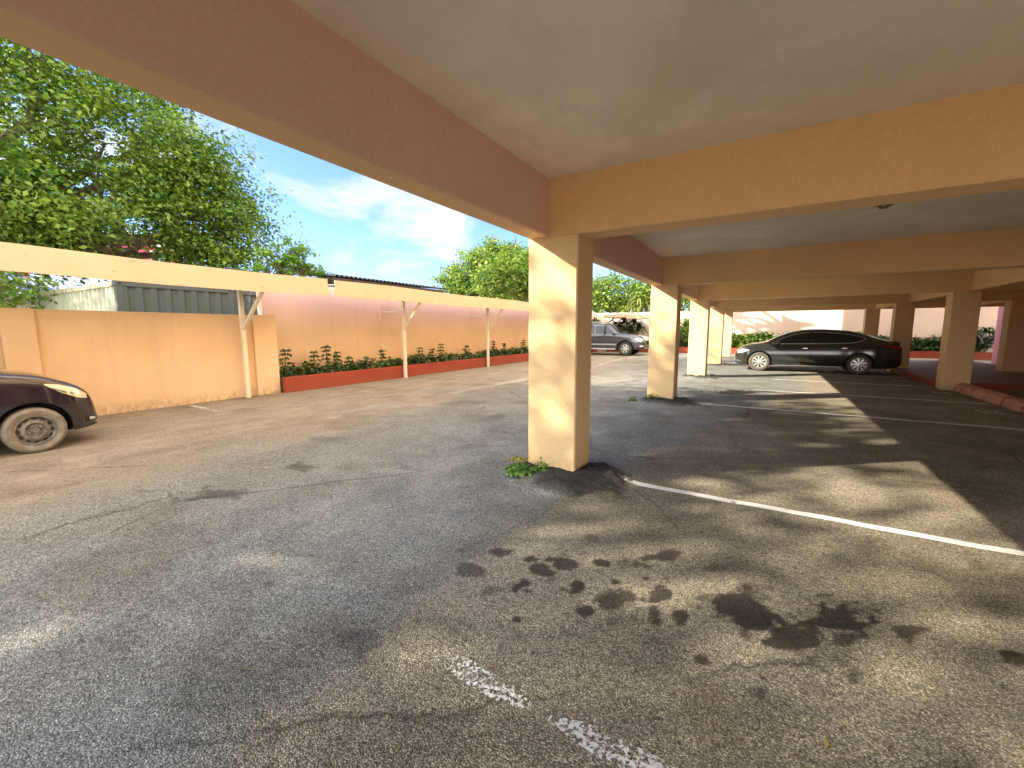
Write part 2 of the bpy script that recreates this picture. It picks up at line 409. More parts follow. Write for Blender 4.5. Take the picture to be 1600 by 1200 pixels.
def axis(segs):
    out = []
    for a, b, st in segs:
        out += list(np.arange(a, b-1e-6, st))
    out.append(segs[-1][1]); return np.array(out)
gx = axis([(-700,-100,100),(-100,-20,10),(-20,-10.5,1.0),(-10.5,-6,0.1),(-6,-2.5,0.06),(-2.5,1.6,0.022),(1.6,4.2,0.06),(4.2,20,0.8),(20,100,10),(100,700,100)])
gy = axis([(-700,-100,100),(-100,-10,6),(-10,0.2,0.5),(0.2,4.6,0.022),(4.6,9.4,0.05),(9.4,16,0.1),(16,30,0.4),(30,100,7),(100,700,100)])
GX, GY = np.meshgrid(gx, gy)
Xf, Yf = GX.ravel(), GY.ravel()
near = (np.abs(Xf) < 12) & (Yf > -1) & (Yf < 30)
Z = np.where(near, 0.012*(fbm(Xf*0.5, Yf*0.5)-0.5) + 0.006*(fbm(Xf*3+9, Yf*3, 3)-0.5), 0.0)
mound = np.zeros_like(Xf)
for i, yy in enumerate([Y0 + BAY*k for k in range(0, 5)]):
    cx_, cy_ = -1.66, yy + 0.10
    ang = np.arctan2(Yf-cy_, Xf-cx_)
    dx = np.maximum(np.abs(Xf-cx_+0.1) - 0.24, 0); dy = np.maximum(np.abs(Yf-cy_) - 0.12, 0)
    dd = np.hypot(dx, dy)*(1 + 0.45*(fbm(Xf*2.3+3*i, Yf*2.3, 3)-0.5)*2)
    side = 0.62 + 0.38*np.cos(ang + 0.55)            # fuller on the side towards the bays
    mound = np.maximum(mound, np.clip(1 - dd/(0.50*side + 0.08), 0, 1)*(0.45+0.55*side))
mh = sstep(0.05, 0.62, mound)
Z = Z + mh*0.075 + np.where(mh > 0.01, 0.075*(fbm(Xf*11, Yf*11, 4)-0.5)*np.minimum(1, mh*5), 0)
_r = random.Random(21)
for _k in range(70):
    _x, _y = _r.gauss(-0.45, 0.55), _r.gauss(2.2, 0.28); _q = _r.uniform(.008, .028)
    STAINS.append((_x, _y, _q, 0, 0, _q*_r.uniform(.7, 1.5), _r.uniform(.35, .85)))
for _k in range(40):
    _x, _y = _r.uniform(-6, 1.4), _r.uniform(0.6, 8); _q = _r.uniform(.015, .06)
    STAINS.append((_x, _y, _q, _q*.3, 0, _q*_r.uniform(.6, 1.8), _r.uniform(.2, .5)))
STAINS = [(a, b, c, d, e, f_, st*(0.72 if a < -2.2 else 1)) for (a, b, c, d, e, f_, st) in STAINS]
stain = np.zeros_like(Xf)
wob = fbm(Xf*9, Yf*9, 4) - 0.5; wob2 = fbm(Xf*26+4, Yf*26, 3) - 0.5
for (sx, sy, ax, ay, bx, by, st) in STAINS:
    det = ax*by - ay*bx
    px, py = Xf-sx, Yf-sy
    sel = (np.abs(px) < 1.6) & (np.abs(py) < 1.6)
    u = (px*by - py*bx)/det; v = (-px*ay + py*ax)/det
    q = np.sqrt(u*u + v*v)*(1 + 1.5*wob + 0.9*wob2)
    stain = np.where(sel, np.maximum(stain, st*(1 - sstep(0.62, 1.28, q))), stain)
# brown soil washed along the boundary wall, paler dust ridges, blue-grey sky light painted into the asphalt outside the columns
nz = fbm(Xf*0.8, Yf*0.8, 5)
edge_x = -6.0 + 1.7*(nz-0.5)*2 + 0.10*(Yf-6)*-1
dirt = np.where(near, sstep(0.9, -1.2, Xf - edge_x), 0.0)
dirt = np.clip(dirt*(0.65 + 0.7*(fbm(Xf*1.3+5, Yf*3.1, 4))), 0, 1)
sky_tint = sstep(-1.35, -1.62, Xf + 0.22*(fbm(Xf*1.4, Yf*1.4, 4)-0.5)*2 - np.clip((Yf-3.2)*0.25, 0, 2.4))
sky_tint = sky_tint*sstep(-6.2, -2.9, Xf + 1.8*(nz-0.5))*np.where(near, 1, 0)
pale = np.where(near, sstep(0.52, 0.72, fbm(Xf*0.55+31, Yf*0.9, 5)), 0)
pale = np.maximum(pale*0.8, np.where(near, 0.9*sstep(0.16, 0.0, np.abs(Xf + 6.35 + 0.5*(fbm(Yf*0.7, Yf*0+3, 3)-0.5)*2 - 0.04*(Yf-4)))*sstep(0.42, 0.6, fbm(Xf*3, Yf*1.7, 3)), 0))
pale = np.maximum(pale, np.where(near, 0.95*sstep(9.6, 12.5, Yf + 2.2*(fbm(Xf*0.9, Yf*0.6, 4)-0.5))*sstep(2.6, 0.9, Xf)*(0.55+0.6*fbm(Xf*2.1, Yf*1.6, 4)), 0))  # far bay floor lightened, its sunlight put into the colour
blot = np.where(near, sstep(0.56, 0.70, fbm(Xf*1.25+11, Yf*1.25+3, 5)), 0)
idx = np.arange(len(Xf)).reshape(len(gy), len(gx))
FF = np.stack([idx[:-1,:-1].ravel(), idx[:-1,1:].ravel(), idx[1:,1:].ravel(), idx[1:,:-1].ravel()], 1)

t = NT('worn_asphalt')
a_st, a_d, a_s, a_p, a_m = (t.attr(n) for n in ('stain', 'dirt', 'sky_tint', 'pale', 'mound'))
cell = t.voro(150, 'Color'); cd1 = t.voro(150, 'Distance')
sepc = t.n.new('ShaderNodeSeparateColor'); t.l.new(cell, sepc.inputs[0])
base = t.ramp(t.noise(1.6, 6, 0.65), [(0.25, (0.215, 0.190, 0.142)), (0.75, (0.41, 0.365, 0.275))])
base = t.mix(t.math('MULTIPLY', a_p, 0.75), base, (0.52, 0.465, 0.36))
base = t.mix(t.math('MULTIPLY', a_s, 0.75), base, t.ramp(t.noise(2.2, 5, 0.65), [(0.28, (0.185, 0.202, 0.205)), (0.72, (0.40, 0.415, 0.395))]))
base = t.mix(t.math('MULTIPLY', a_d, 0.85), base, t.ramp(t.noise(3.5, 6, 0.7, stretch=(1, 0.45, 1)), [(0.25, (0.21, 0.155, 0.095)), (0.75, (0.44, 0.35, 0.235))]))
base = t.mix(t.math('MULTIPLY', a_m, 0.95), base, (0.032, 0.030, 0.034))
base = t.mix(t.math('MULTIPLY', t.attr('blot'), 0.45), base, t.mix(1.0, base, (0.62, 0.56, 0.48), 'MULTIPLY'))
chip = t.ramp(sepc.outputs[0], [(0.0, 0.50), (0.45, 1.02), (0.80, 1.38), (0.94, 1.75), (1.0, 2.5)])
chipf = t.math('SUBTRACT', 1.0, t.math('MULTIPLY', a_d, 0.65))
base = t.mix(t.math('MULTIPLY', chipf, 0.85), base, t.mix(1.0, base, chip, 'MULTIPLY'))
crev = t.ramp(cd1, [(0.25, 1.12), (0.68, 0.26)])
base = t.mix(t.math('MULTIPLY', chipf, 0.8), base, t.mix(1.0, base, crev, 'MULTIPLY'))
pits = t.ramp(t.noise(24, 4, 0.7), [(0.30, 0.42), (0.47, 1.0), (0.7, 1.14)])
base = t.mix(0.8, base, t.mix(1.0, base, pits, 'MULTIPLY'))
# hairline cracks
ck = t.n.new('ShaderNodeTexVoronoi'); ck.feature = 'DISTANCE_TO_EDGE'; ck.inputs['Scale'].default_value = 0.42
wv = t.n.new('ShaderNodeMix'); wv.data_type = 'VECTOR'; wv.inputs[0].default_value = 0.22
t.l.new(t.co(), wv.inputs[4]); t.l.new(t.noise(2.1, 5, 0.65, out='Color'), wv.inputs[5])
t.l.new(wv.outputs[1], ck.inputs['Vector'])
crk = t.math('MULTIPLY', t.ramp(ck.outputs['Distance'], [(0.0, 1.0), (0.006, 0.0)]), t.ramp(t.noise(0.8, 3), [(0.46, 0.0), (0.56, 1.0)]))
base = t.mix(t.math('MULTIPLY', crk, 0.7), base, (0.03, 0.027, 0.024))
stf = t.math('ADD', a_st, t.math('MULTIPLY', t.math('SUBTRACT', t.noise(60, 4, 0.7), 0.5), 0.55))
stm = t.ramp(stf, [(0.18, 0.0), (0.72, 1.0)])
base = t.mix(t.math('MULTIPLY', stm, 0.90), base, t.mix(t.ramp(t.noise(5, 4, 0.6), [(0.54, 0.04), (0.74, 0.65)]), (0.018, 0.014, 0.012), t.mix(1.0, base, (0.34, 0.235, 0.15), 'MULTIPLY')))
t.col(base)
t.rough(t.math('SUBTRACT', 0.92, t.math('MULTIPLY', stm, 0.30)))
t.b.inputs['Specular IOR Level'].default_value = 0.3
hgt = t.math('ADD', t.math('MULTIPLY', cd1, -0.8), t.math('ADD', t.math('MULTIPLY', sepc.outputs[1], 0.45), t.math('MULTIPLY', t.noise(24, 4, 0.7), 1.2)))
t.bump(hgt, 1.0, 0.011)
M['asphalt'] = t.m
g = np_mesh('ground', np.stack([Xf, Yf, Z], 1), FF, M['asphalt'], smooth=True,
            attrs=dict(blot=blot, stain=stain, dirt=dirt, sky_tint=sky_tint, pale=pale, mound=np.sqrt(mh)*sstep(0.15, 0.5, mh + 0.5*(fbm(Xf*7, Yf*7, 4)-0.3))))
tag(g, kind='structure')

def gz(x, y):   # height of the ground sheet under a point
    i = min(max(np.searchsorted(gx, x)-1, 0), len(gx)-2); j = min(max(np.searchsorted(gy, y)-1, 0), len(gy)-2)
    Zg = Z.reshape(len(gy), len(gx))
    return float(max(Zg[j, i], Zg[j+1, i], Zg[j, i+1], Zg[j+1, i+1]))

# ------------------------------------------------------------------ painted lines
def line(x0, y0, x1, y1, wd, mat, label, group='white parking lines'):
    L = math.hypot(x1-x0, y1-y0); n = max(2, int(L/0.12))
    ux, uy = (x1-x0)/L, (y1-y0)/L
    m = MB(); vs_ = []; fs_ = []
    for i in range(n+1):
        s = L*i/n; j = 0.006*math.sin(s*5.3)+0.004*math.sin(s*13)
        tp = 1.0 if mat is not M['line_worn'] else min(1.0, 0.25+s/0.22, 0.25+(L-s)/0.22)
        for k in (-0.5*tp, 0, 0.5*tp):
            x = x0+ux*s - uy*(wd*k+j); y = y0+uy*s + ux*(wd*k+j)
            vs_.append((x, y, gz(x, y)+0.004))
    for i in range(n):
        for k in range(2):
            a = i*3+k; fs_.append((a, a+1, a+4, a+3))
    o = m.add(vs_, fs_).build('parking_line', mat, None, smooth='all')
    return tag(o, label, 'parking line', group)
line(-1.06, 3.83, 3.62, 3.83, 0.085, M['line'], 'long clear white line running right from the nearest column')
line(-1.20, 1.29, -0.67, 1.26, 0.11, M['line_worn'], 'short badly worn piece of white line in the foreground below the oil stains')
line(-0.60, 1.26, 3.6, 1.23, 0.11, M['line_worn'], 'badly worn white line running out of the bottom edge of the picture')
line(-1.1, 8.76, 3.68, 8.74, 0.09, M['line_far'], 'white line running right from the second column')
line(-0.2, 11.46, 3.72, 11.46, 0.09, M['line_far'], 'thin white line ending at the salmon kerb stones')
line(0.2, 14.17, 3.58, 14.17, 0.09, M['line_far'], 'thin white line ending at the foot of the walkway corner column')
line(1.3, 16.6, 3.68, 16.6, 0.09, M['line_far'], 'thin white line just this side of the black sedan')
line(-9.45, 3.70, -8.05, 3.66, 0.09, M['line_old'], 'short faded cream line beside the low peach wall')
line(-5.65, 15.4, -6.15, 21.2, 0.09, M['line_old'], 'pale line leading to the front wheel of the grey SUV')
def mark(x, y, lab):   # painted stall figure: two outlined digits, seen from the aisle
    m = MB()
    for ox in (-0.17, 0.07):
        for a, b, c, e in ((0,0,0.17,0.03),(0,0.25,0.17,0.28),(0,0.03,0.03,0.25),(0.14,0.03,0.17,0.25)):
            z = gz(x, y)+0.005
            if ox > 0 and a == 0 and c == 0.03: continue
            m.add([(x+b*0.9-0.12, y+ox+a, z),(x+e*0.9-0.12, y+ox+a, z),(x+e*0.9-0.12, y+ox+c, z),(x+b*0.9-0.12, y+ox+c, z)], [(0,1,2,3)])
    tag(m.build('stall_number', M['line']), lab, 'stall number', 'painted stall numbers')
mark(3.25, 15.46, 'faint painted stall number behind the black sedan, farthest of three')
mark(3.42, 12.94, 'faint painted stall number in front of the walkway corner column')
mark(3.36, 10.30, 'faint painted stall number beside the salmon kerb stones')

# ------------------------------------------------------------------ the apartment building over the car park
bld = thing('apartment_building', 'peach apartment building raised on square columns above the parking bays', 'building', (1.0, 6.0, 0))
def chrect(x0, x1, y0, y1, c=0.012):
    return [(x0+c,y0),(x1-c,y0),(x1,y0+c),(x1,y1-c),(x1-c,y1),(x0+c,y1),(x0,y1-c),(x0,y0+c)]
for yy in ROWS:
    if yy > -2:
        MB().prism(chrect(XL0, XL1, yy, yy+0.40), 'z', -0.1, ZB).build('column', M['column'], bld)
    if yy > 2:
        MB().prism(chrect(XR0, XR1, yy, yy+0.42), 'z', -0.1, ZB).build('column', M['column'], bld)
        MB().prism(chrect(XW0, XW1, yy, yy+0.42), 'z', -0.1, ZB).build('column', M['column'], bld)
    c = 0.012
    # cross beam: profile (y, z) with chamfered lower arrises
    MB().prism([(yy, ZS+0.03),(yy, ZB+c),(yy+c, ZB),(yy+0.30-c, ZB),(yy+0.30, ZB+c),(yy+0.30, ZS+0.03)], 'x', XL0, 14.0).build('cross_beam', M['beam'], bld)
for a, b in zip(ROWS[:-1], ROWS[1:]):
    for x0, x1, xz in ((XL0+0.015, XL0+0.215, 0), (3.89, 4.075, 0), (6.45, 6.64, 0)):
        c = 0.012
        eb = MB().prism([(x0, ZS+0.03),(x0, ZB+0.002+c),(x0+c, ZB+0.002),(x1-c, ZB+0.002),(x1, ZB+0.002+c),(x1, ZS+0.03)], 'y', a+0.30, b)
        eb.mi[2:5] = [1, 1, 1]      # soffit and yard side coloured as lit, inner face as shaded
        eb.build('edge_beam', [M['edge'], M['beam']], bld)
MB().box(XL0-0.002, 14.0, ROWS[0]-1, ROWS[-1]+0.303, ZS, ZS+0.16).build('ceiling', M['ceiling'], bld)
MB().box(XL0-0.004, 14.0, ROWS[0]-1.002, ROWS[-1]+0.305, ZS+0.162, 9.0).build('upper_storey', M['peach'], bld)
MB().box(7.85, 8.1, ROWS[0], 24.6, -0.1, ZS).build('ground_floor_wall', M['pink'], bld)
# round cover plate on the first ceiling, broken conduit under the first cross beam
m = MB(); m.lathe([(0.0, 0), (0.055, 0), (0.06, 0.004), (0.06, 0.012)], 24)
m.v = [(x-1.54, z+2.99, ZS-0.012+y) for x, y, z in m.v]
m.build('ceiling_cover_plate', M['ceiling'], bld, smooth=True)
m = MB()
m.tube([(0.60, 3.985, 2.30), (0.63, 3.985, 2.262), (0.66, 3.99, 2.264), (0.70, 4.01, 2.29)], 0.009, 8)
m.box(0.595, 0.70, 3.955, 4.0, 2.278, 2.296)
m.build('conduit_bracket', M['rust'], bld)

# walkway behind the bays, its red kerb
wk = MB(); wk.box(XR0+0.17, 7.2, 14.42, 25.4, -0.05, 0.13)
o = wk.build('walkway', M['tiles']); tag(o, kind='structure')
k1 = MB(); k1.box(3.70, 3.768, 14.055, 25.4, -0.05, 0.136)
tag(k1.build('kerb', M['red_paint'], bevel=0.015), 'low red kerb along the bays between the walkway columns', 'kerb')
k2 = MB(); k2.box(4.10, 9.0, 14.30, 14.418, -0.05, 0.137)
tag(k2.build('kerb', M['red_paint'], bevel=0.015), 'dark red step edge at the near end of the walkway', 'kerb')
ystop = [14.05, 13.27, 12.74, 12.08, 11.35, 10.6, 9.85]
labs = ['chipped salmon kerb stone at the foot of the walkway corner column', 'short salmon kerb stone second from the walkway corner column', 'salmon kerb stone third from the walkway corner column',
        'cracked salmon kerb stone fourth from the walkway corner column', 'salmon kerb stone with brown scrapes near the right picture edge', 'rough salmon kerb stone cut by the right picture edge']
for i, lab in enumerate(labs):
    a, b = ystop[i]-0.04, ystop[i+1]+0.04
    n = 7; ring = []
    prof = [(3.80, -0.03), (3.80, 0.07), (3.84, 0.15), (3.95, 0.185), (4.06, 0.16), (4.10, 0.08), (4.10, -0.03)]
    m = MB(); vv = []; ff = []; k = len(prof)
    rr = random.Random(i)
    for s in range(n+1):
        y = a + (b-a)*s/n
        e = 1.0 if 0 < s < n else 0.80
        for (x, z) in prof:
            vv.append((3.95+(x-3.95)*e+rr.uniform(-.012, .012), y+rr.uniform(-.008, .008), z*e+(rr.uniform(-.014, .014) if z > 0 else 0)))
    for s in range(n):
        for j in range(k-1): ff.append((s*k+j, s*k+j+1, (s+1)*k+j+1, (s+1)*k+j))
    ff += [tuple(range(k)), tuple(range(n*k, n*k+k))]
    tag(m.add(vv, ff).build('kerb_stone', M['kerb_pink'], smooth=True, bevel=0.008), lab, 'kerb stone', 'salmon kerb stones')

# ------------------------------------------------------------------ boundary walls
lw = thing('low_boundary_wall', 'low peach boundary wall with flat pilasters behind the small dark car', 'wall', (-9.7, 0, 0))
MB().box(-9.78, -9.62, -16, 5.30, -0.1, 1.76).build('wall_panel', M['boundary'], lw, bevel=0.01)
for a, b in ((-7.4, -7.0), (-2.9, -2.5), (1.50, 1.86), (5.06, 5.56)):
    MB().box(-9.80, -9.55, a, b, -0.1, 1.765).build('pilaster', M['boundary'], lw, bevel=0.008)
hw = thing('high_boundary_wall', 'tall peach boundary wall with pink sky light painted along its top behind the long planter', 'wall', (-10.2, 16, 0))
MB().box(-10.35, -10.15, 5.60, 28.3, -0.1, 2.58).build('wall_panel', M['boundary_high'], hw, bevel=0.01)
for yb in (9.1, 13.6, 18.1, 22.6):
    MB().box(-10.16, -10.11, yb, yb+0.4, -0.1, 2.48).build('pilaster', M['boundary_high'], hw, bevel=0.008)
ew = thing('end_boundary_wall', 'sunlit cream boundary wall closing the far end of the car park', 'wall', (0, 28.4, 0))
MB().box(-10.15, 16.0, 28.30, 28.5, -0.1, 2.55).build('wall_panel', M['end_wall'], ew, bevel=0.01)

def planter(x0, x1, y0, y1, h, label):
    p = thing('planter', label, 'planter', ((x0+x1)/2, (y0+y1)/2, 0))
    m = MB(); tk = 0.10
    if x1-x0 < y1-y0:
        m.box(x1-tk, x1, y0, y1, -0.1, h)
    else:
        m.box(x0, x1, y0, y0+tk, -0.1, h)
    m.build('kerb_wall', M['red_paint'], p, bevel=0.015)
    s = MB(); s.box(x0, x1-(tk if x1-x0 < y1-y0 else 0), y0+(0 if x1-x0 < y1-y0 else tk), y1, -0.1, h-0.05)
    s.build('soil', M['soil'], p)
    return p
planter(-10.11, -9.38, 5.57, 26.5, 0.36, 'long red planter at the foot of the tall peach wall')
planter(-9.3, 16.0, 27.55, 28.28, 0.36, 'long red planter at the foot of the far cream wall')

# ------------------------------------------------------------------ foliage
def leaf_cloud(P, N, size, asp, rs_, fold=0.25, tip=None):
    """P centres, N rough normals -> quads folded along the midrib"""
    n = len(P)
    up = N + rs_.normal(0, 0.55, (n, 3)); up /= np.linalg.norm(up, axis=1)[:, None]
    r = rs_.normal(0, 1, (n, 3)) if tip is None else tip + rs_.normal(0, 0.35, (n, 3))
    ax = np.cross(up, r) if tip is None else r - up*np.sum(r*up, 1)[:, None]
    ax /= np.linalg.norm(ax, axis=1)[:, None] + 1e-9
    sd = np.cross(up, ax)
    L = (size*(0.65 + 0.7*rs_.rand(n)))[:, None]
    W = L*asp
    b = P - ax*L*0.5; e = P + ax*L*0.5 - up*L*0.12
    l = P + sd*W*0.5 + up*L*fold*0.3; q = P - sd*W*0.5 + up*L*fold*0.3
    V = np.stack([b, q, e, l], 1).reshape(-1, 3)
    Fc = np.arange(4*n).reshape(n, 4)
    return V, Fc

def crown(name, blobs, n, size, mat, parent, seed, asp=0.55, cl=0.38, per=11, hollow=0.45, cut=None, gaps=0.0):
    rs_ = np.random.RandomState(seed)
    vol = np.array([b[3]*b[4]*b[5] for b in blobs])**0.75; pr = vol/vol.sum()
    nc = n//per
    bi = rs_.choice(len(blobs), nc, p=pr)
    B = np.array(blobs)[bi]
    dirs = rs_.normal(0, 1, (nc, 3)); dirs /= np.linalg.norm(dirs, axis=1)[:, None]
    rad = (hollow + (1-hollow)*rs_.rand(nc)**0.6)[:, None]*(1+0.16*rs_.normal(0, 1, (nc, 1)))
    C = B[:, :3] + dirs*rad*B[:, 3:6]
    if cut is not None:
        k = cut(C); C = C[k]; dirs = dirs[k]; nc = len(C)
    if gaps:   # deep gaps between the clumps
        g1 = fbm(C[:, 1]*gaps + C[:, 0]*0.35*gaps + seed, C[:, 2]*gaps*1.25 + C[:, 0]*0.2 + 7, 3)
        k = g1 > 0.40; C = C[k]; dirs = dirs[k]; nc = len(C)
    tint0 = np.clip(0.45 + 0.30*rs_.normal(0, 1, nc), 0, 1)
    P = np.repeat(C, per, 0) + rs_.normal(0, 1, (nc*per, 3))*np.array([cl, cl, cl*0.6])
    N = np.repeat(dirs, per, 0)*0.5 + np.array([0, 0, 0.8])
    V, Fc = leaf_cloud(P, N, size, asp, rs_)
    tint = np.clip(np.repeat(tint0, per) + 0.16*rs_.normal(0, 1, nc*per), 0, 1)
    off = np.array(parent.location) if parent is not None else 0
    return np_mesh(name, V - off, Fc, mat, parent, fattr=dict(tint=tint))

def trunk(parent, base, fork, ends, r0, seed, mat=None, sub=5):
    rr = random.Random(seed); m = MB()
    b = Vector(base); f_ = Vector(fork)
    mid = b.lerp(f_, 0.5) + Vector((rr.uniform(-.2, .2), rr.uniform(-.2, .2), 0))
    m.tube([b, mid, f_], [r0*1.25, r0, r0*0.85], 10)
    for e in ends:
        e = Vector(e); L = (e-f_).length
        pts = [f_]
        for k in range(1, 6):
            q = f_.lerp(e, k/5); q += Vector((rr.uniform(-1, 1), rr.uniform(-1, 1), rr.uniform(-.4, 1)))*L*0.05
            pts.append(q)
        m.tube(pts, [r0*0.6*(1-0.15*k) for k in range(6)], 7)
        for k in (2, 3, 4, 5):
            for _ in range(sub):
                dv = Vector((rr.uniform(-1, 1), rr.uniform(-1, 1), rr.uniform(-.3, .9))).normalized()*min(L*rr.uniform(.2, .42), 1.0)
                q0 = pts[k]; q1 = q0+dv*0.5+Vector((0, 0, .05*L)); q2 = q0+dv
                m.tube([q0, q1, q2], [r0*0.16, r0*0.09, r0*0.03], 5)
    m.build('trunk', mat or M['bark'], parent, smooth=True)

def tree(name, label, base, fork, blobs, n, size, mat, r0, seed, group=None, **kw):
    t_ = thing(name, label, 'tree', base, 0, group)
    trunk(t_, base, fork, [b[:3] for b in blobs], r0, seed)
    crown('crown', blobs, n, size, mat, t_, seed, **kw)
    return t_

# big spreading tree behind the low wall
BT = [(-21.5, 3.4, 8.4, 4.2, 4.4, 3.2), (-21.5, 7.6, 8.2, 3.4, 3.0, 2.7), (-20.6, 9.3, 6.4, 2.6, 2.4, 1.9), (-20.2, 6.0, 5.6, 3.0, 2.8, 1.7),
      (-19.2, 3.2, 5.2, 2.6, 2.6, 1.5), (-20.8, 9.5, 4.4, 1.8, 1.7, 1.1), (-23.5, 0.2, 7.4, 4.0, 3.4, 3.0), (-21.5, 5.6, 11.2, 3.4, 3.4, 1.8), (-17.8, 2.9, 2.55, 1.2, 1.15, 0.75), (-20.2, 4.9, 4.0, 1.8, 2.4, .7), (-19.6, 5.4, 4.3, 1.2, 1.3, .7), (-19.8, 3.9, 4.2, 1.2, 1.1, .7), (-19.9, 6.9, 4.4, 1.1, 1.0, .6), (-20.3, 10.2, 6.6, 1.6, 1.5, 1.5), (-20.6, 9.0, 8.3, 1.8, 1.6, 1.3), (-20.0, 10.0, 5.2, 1.4, 1.3, .8), (-19.8, 8.6, 5.0, 1.5, 1.6, .9)]
tree('broadleaf_tree', 'big spreading green tree filling the upper left above the container', (-22.5, 2.2, 0), (-22, 2.6, 4.0), BT, 105000, 0.17, M['leaf_big'], 0.42, 11, cl=0.36, per=34, hollow=0.4, gaps=0.75)
# its neighbours just outside the frame: they shade the open yard
tree('broadleaf_tree', 'spreading green tree beyond the low wall, left of the picture', (-17.5, -5.8, 0), (-17.2, -5.6, 4), [(-17, -5.3, 7.2, 3.8, 4.9, 3.8), (-16.5, -2.4, 6.6, 2.6, 2.6, 2.6), (-16.6, -8.6, 6.0, 3, 2.2, 2.2), (-16.5, -4.8, 9.6, 2.6, 2.6, 1.7)], 22000, 0.30, M['leaf_big'], 0.34, 12, cl=0.5, hollow=0.2)
tree('broadleaf_tree', 'second spreading green tree beyond the low wall, farther left of the picture', (-17.5, -14, 0), (-17, -14, 4), [(-17, -13.6, 7.6, 4, 5.0, 4.9), (-16, -16.5, 6.4, 3, 3, 3)], 24000, 0.30, M['leaf_big'], 0.34, 13, cl=0.5, hollow=0.2)

# young tree over the container and shed
tree('young_tree', 'young bright green tree with loose upright sprays above the corrugated shed', (-13.4, 8.0, 0), (-13.3, 8.0, 2.2),
     [(-13.2, 8.0, 3.45, .4, .4, .4), (-13.1, 8.35, 3.75, .3, .3, .3), (-13.1, 8.15, 4.2, .12, .14, .25), (-13.1, 8.55, 4.05, .2, .22, .16), (-13.1, 8.95, 4.0, .15, .25, .12), (-13.2, 7.5, 3.75, .12, .28, .12), (-13.2, 7.35, 3.3, .3, .35, .16),
      (-13.2, 7.0, 3.12, .2, .3, .12), (-13.2, 8.75, 3.45, .3, .35, .25), (-13.2, 9.25, 3.45, .15, .25, .14), (-13.2, 9.35, 3.15, .25, .25, .2), (-13.2, 9.75, 3.25, .2, .18, .2), (-13.1, 7.75, 3.98, .12, .15, .2)], 1900, 0.15, M['leaf_young'], 0.05, 21, cl=0.09, per=8, asp=0.42, hollow=0.1)
tree('broadleaf_tree', 'leafy green tree over the tall wall, mostly hidden behind the nearest column', (-12.4, 22.6, 0), (-12.3, 22.6, 2.4),
     [(-12.2, 22.6, 4.6, 1.5, 1.5, 1.5), (-12.0, 24.2, 4.2, 1.3, 1.3, 1.2), (-12.3, 21.4, 4.3, 1.1, 1.1, 1.2), (-12.5, 19.5, 4.1, 1.3, 1.4, 1.2)], 9000, 0.22, M['leaf_fresh'], 0.14, 34, cl=0.25, hollow=0.3)
# trees beyond the far corner
tree('rain_tree', 'round bright green tree beyond the tall peach wall, left of the nearest column', (-19.5, 31, 0), (-19.5, 31, 3),
     [(-19.8, 30.5, 6.0, 3.4, 3.2, 2.2), (-22.8, 30.5, 5.4, 2.4, 2.4, 1.1), (-17.0, 30.5, 5.4, 2.6, 2.6, 2.0), (-20.6, 30.2, 7.4, 1.8, 1.8, .9), (-18.6, 30, 7.3, 1.6, 1.6, .9), (-21.6, 29.8, 4.4, 2.2, 2, 1.0), (-24.6, 30.4, 5.75, 1.1, 1.1, .4), (-15, 30.5, 5.4, 2.0, 2, 1.7), (-16.2, 30, 3.8, 2.4, 2, 1.2),
      (-21.6, 29.6, 7.5, .8, .8, .5), (-19.4, 29.6, 8.3, .9, .9, .5), (-23.4, 29.6, 6.7, .8, .8, .45), (-25.3, 30, 5.95, .9, .9, .28), (-24.2, 29.6, 4.6, 1.0, 1, .5), (-17.4, 29.3, 7.6, .9, .9, .5), (-16.0, 29.3, 7.0, .8, .8, .4), (-19.0, 28.6, 5.4, 1.6, 1.2, .8), (-21.6, 28.6, 6.2, 1.4, 1.2, .7), (-17, 28.6, 6.2, 1.4, 1.2, .6)],
     24000, 0.25, M['leaf_fresh'], 0.3, 31, cl=0.26, per=16, hollow=0.55)
tree('broadleaf_tree', 'bushy green tree above the grey SUV, seen between the first two columns', (-9.6, 32, 0), (-9.6, 32, 2.6),
     [(-9.8, 31.5, 4.0, 2.2, 2, 1.6), (-7.2, 31.5, 3.9, 1.8, 1.8, 1.4), (-11.6, 31.8, 4.0, 1.6, 1.6, 1.4)], 9000, 0.24, M['leaf_fresh'], 0.2, 32, cl=0.3, hollow=0.4)
tree('broadleaf_tree', 'green tree rising over the far wall right of the second column', (-4.0, 32.5, 0), (-4.0, 32.5, 2.6),
     [(-4.4, 31.5, 4.4, 2.0, 2, 1.9), (-2.5, 31.5, 4.2, 1.8, 2, 1.7)], 7000, 0.24, M['leaf_fresh'], 0.2, 33, cl=0.3, hollow=0.4)

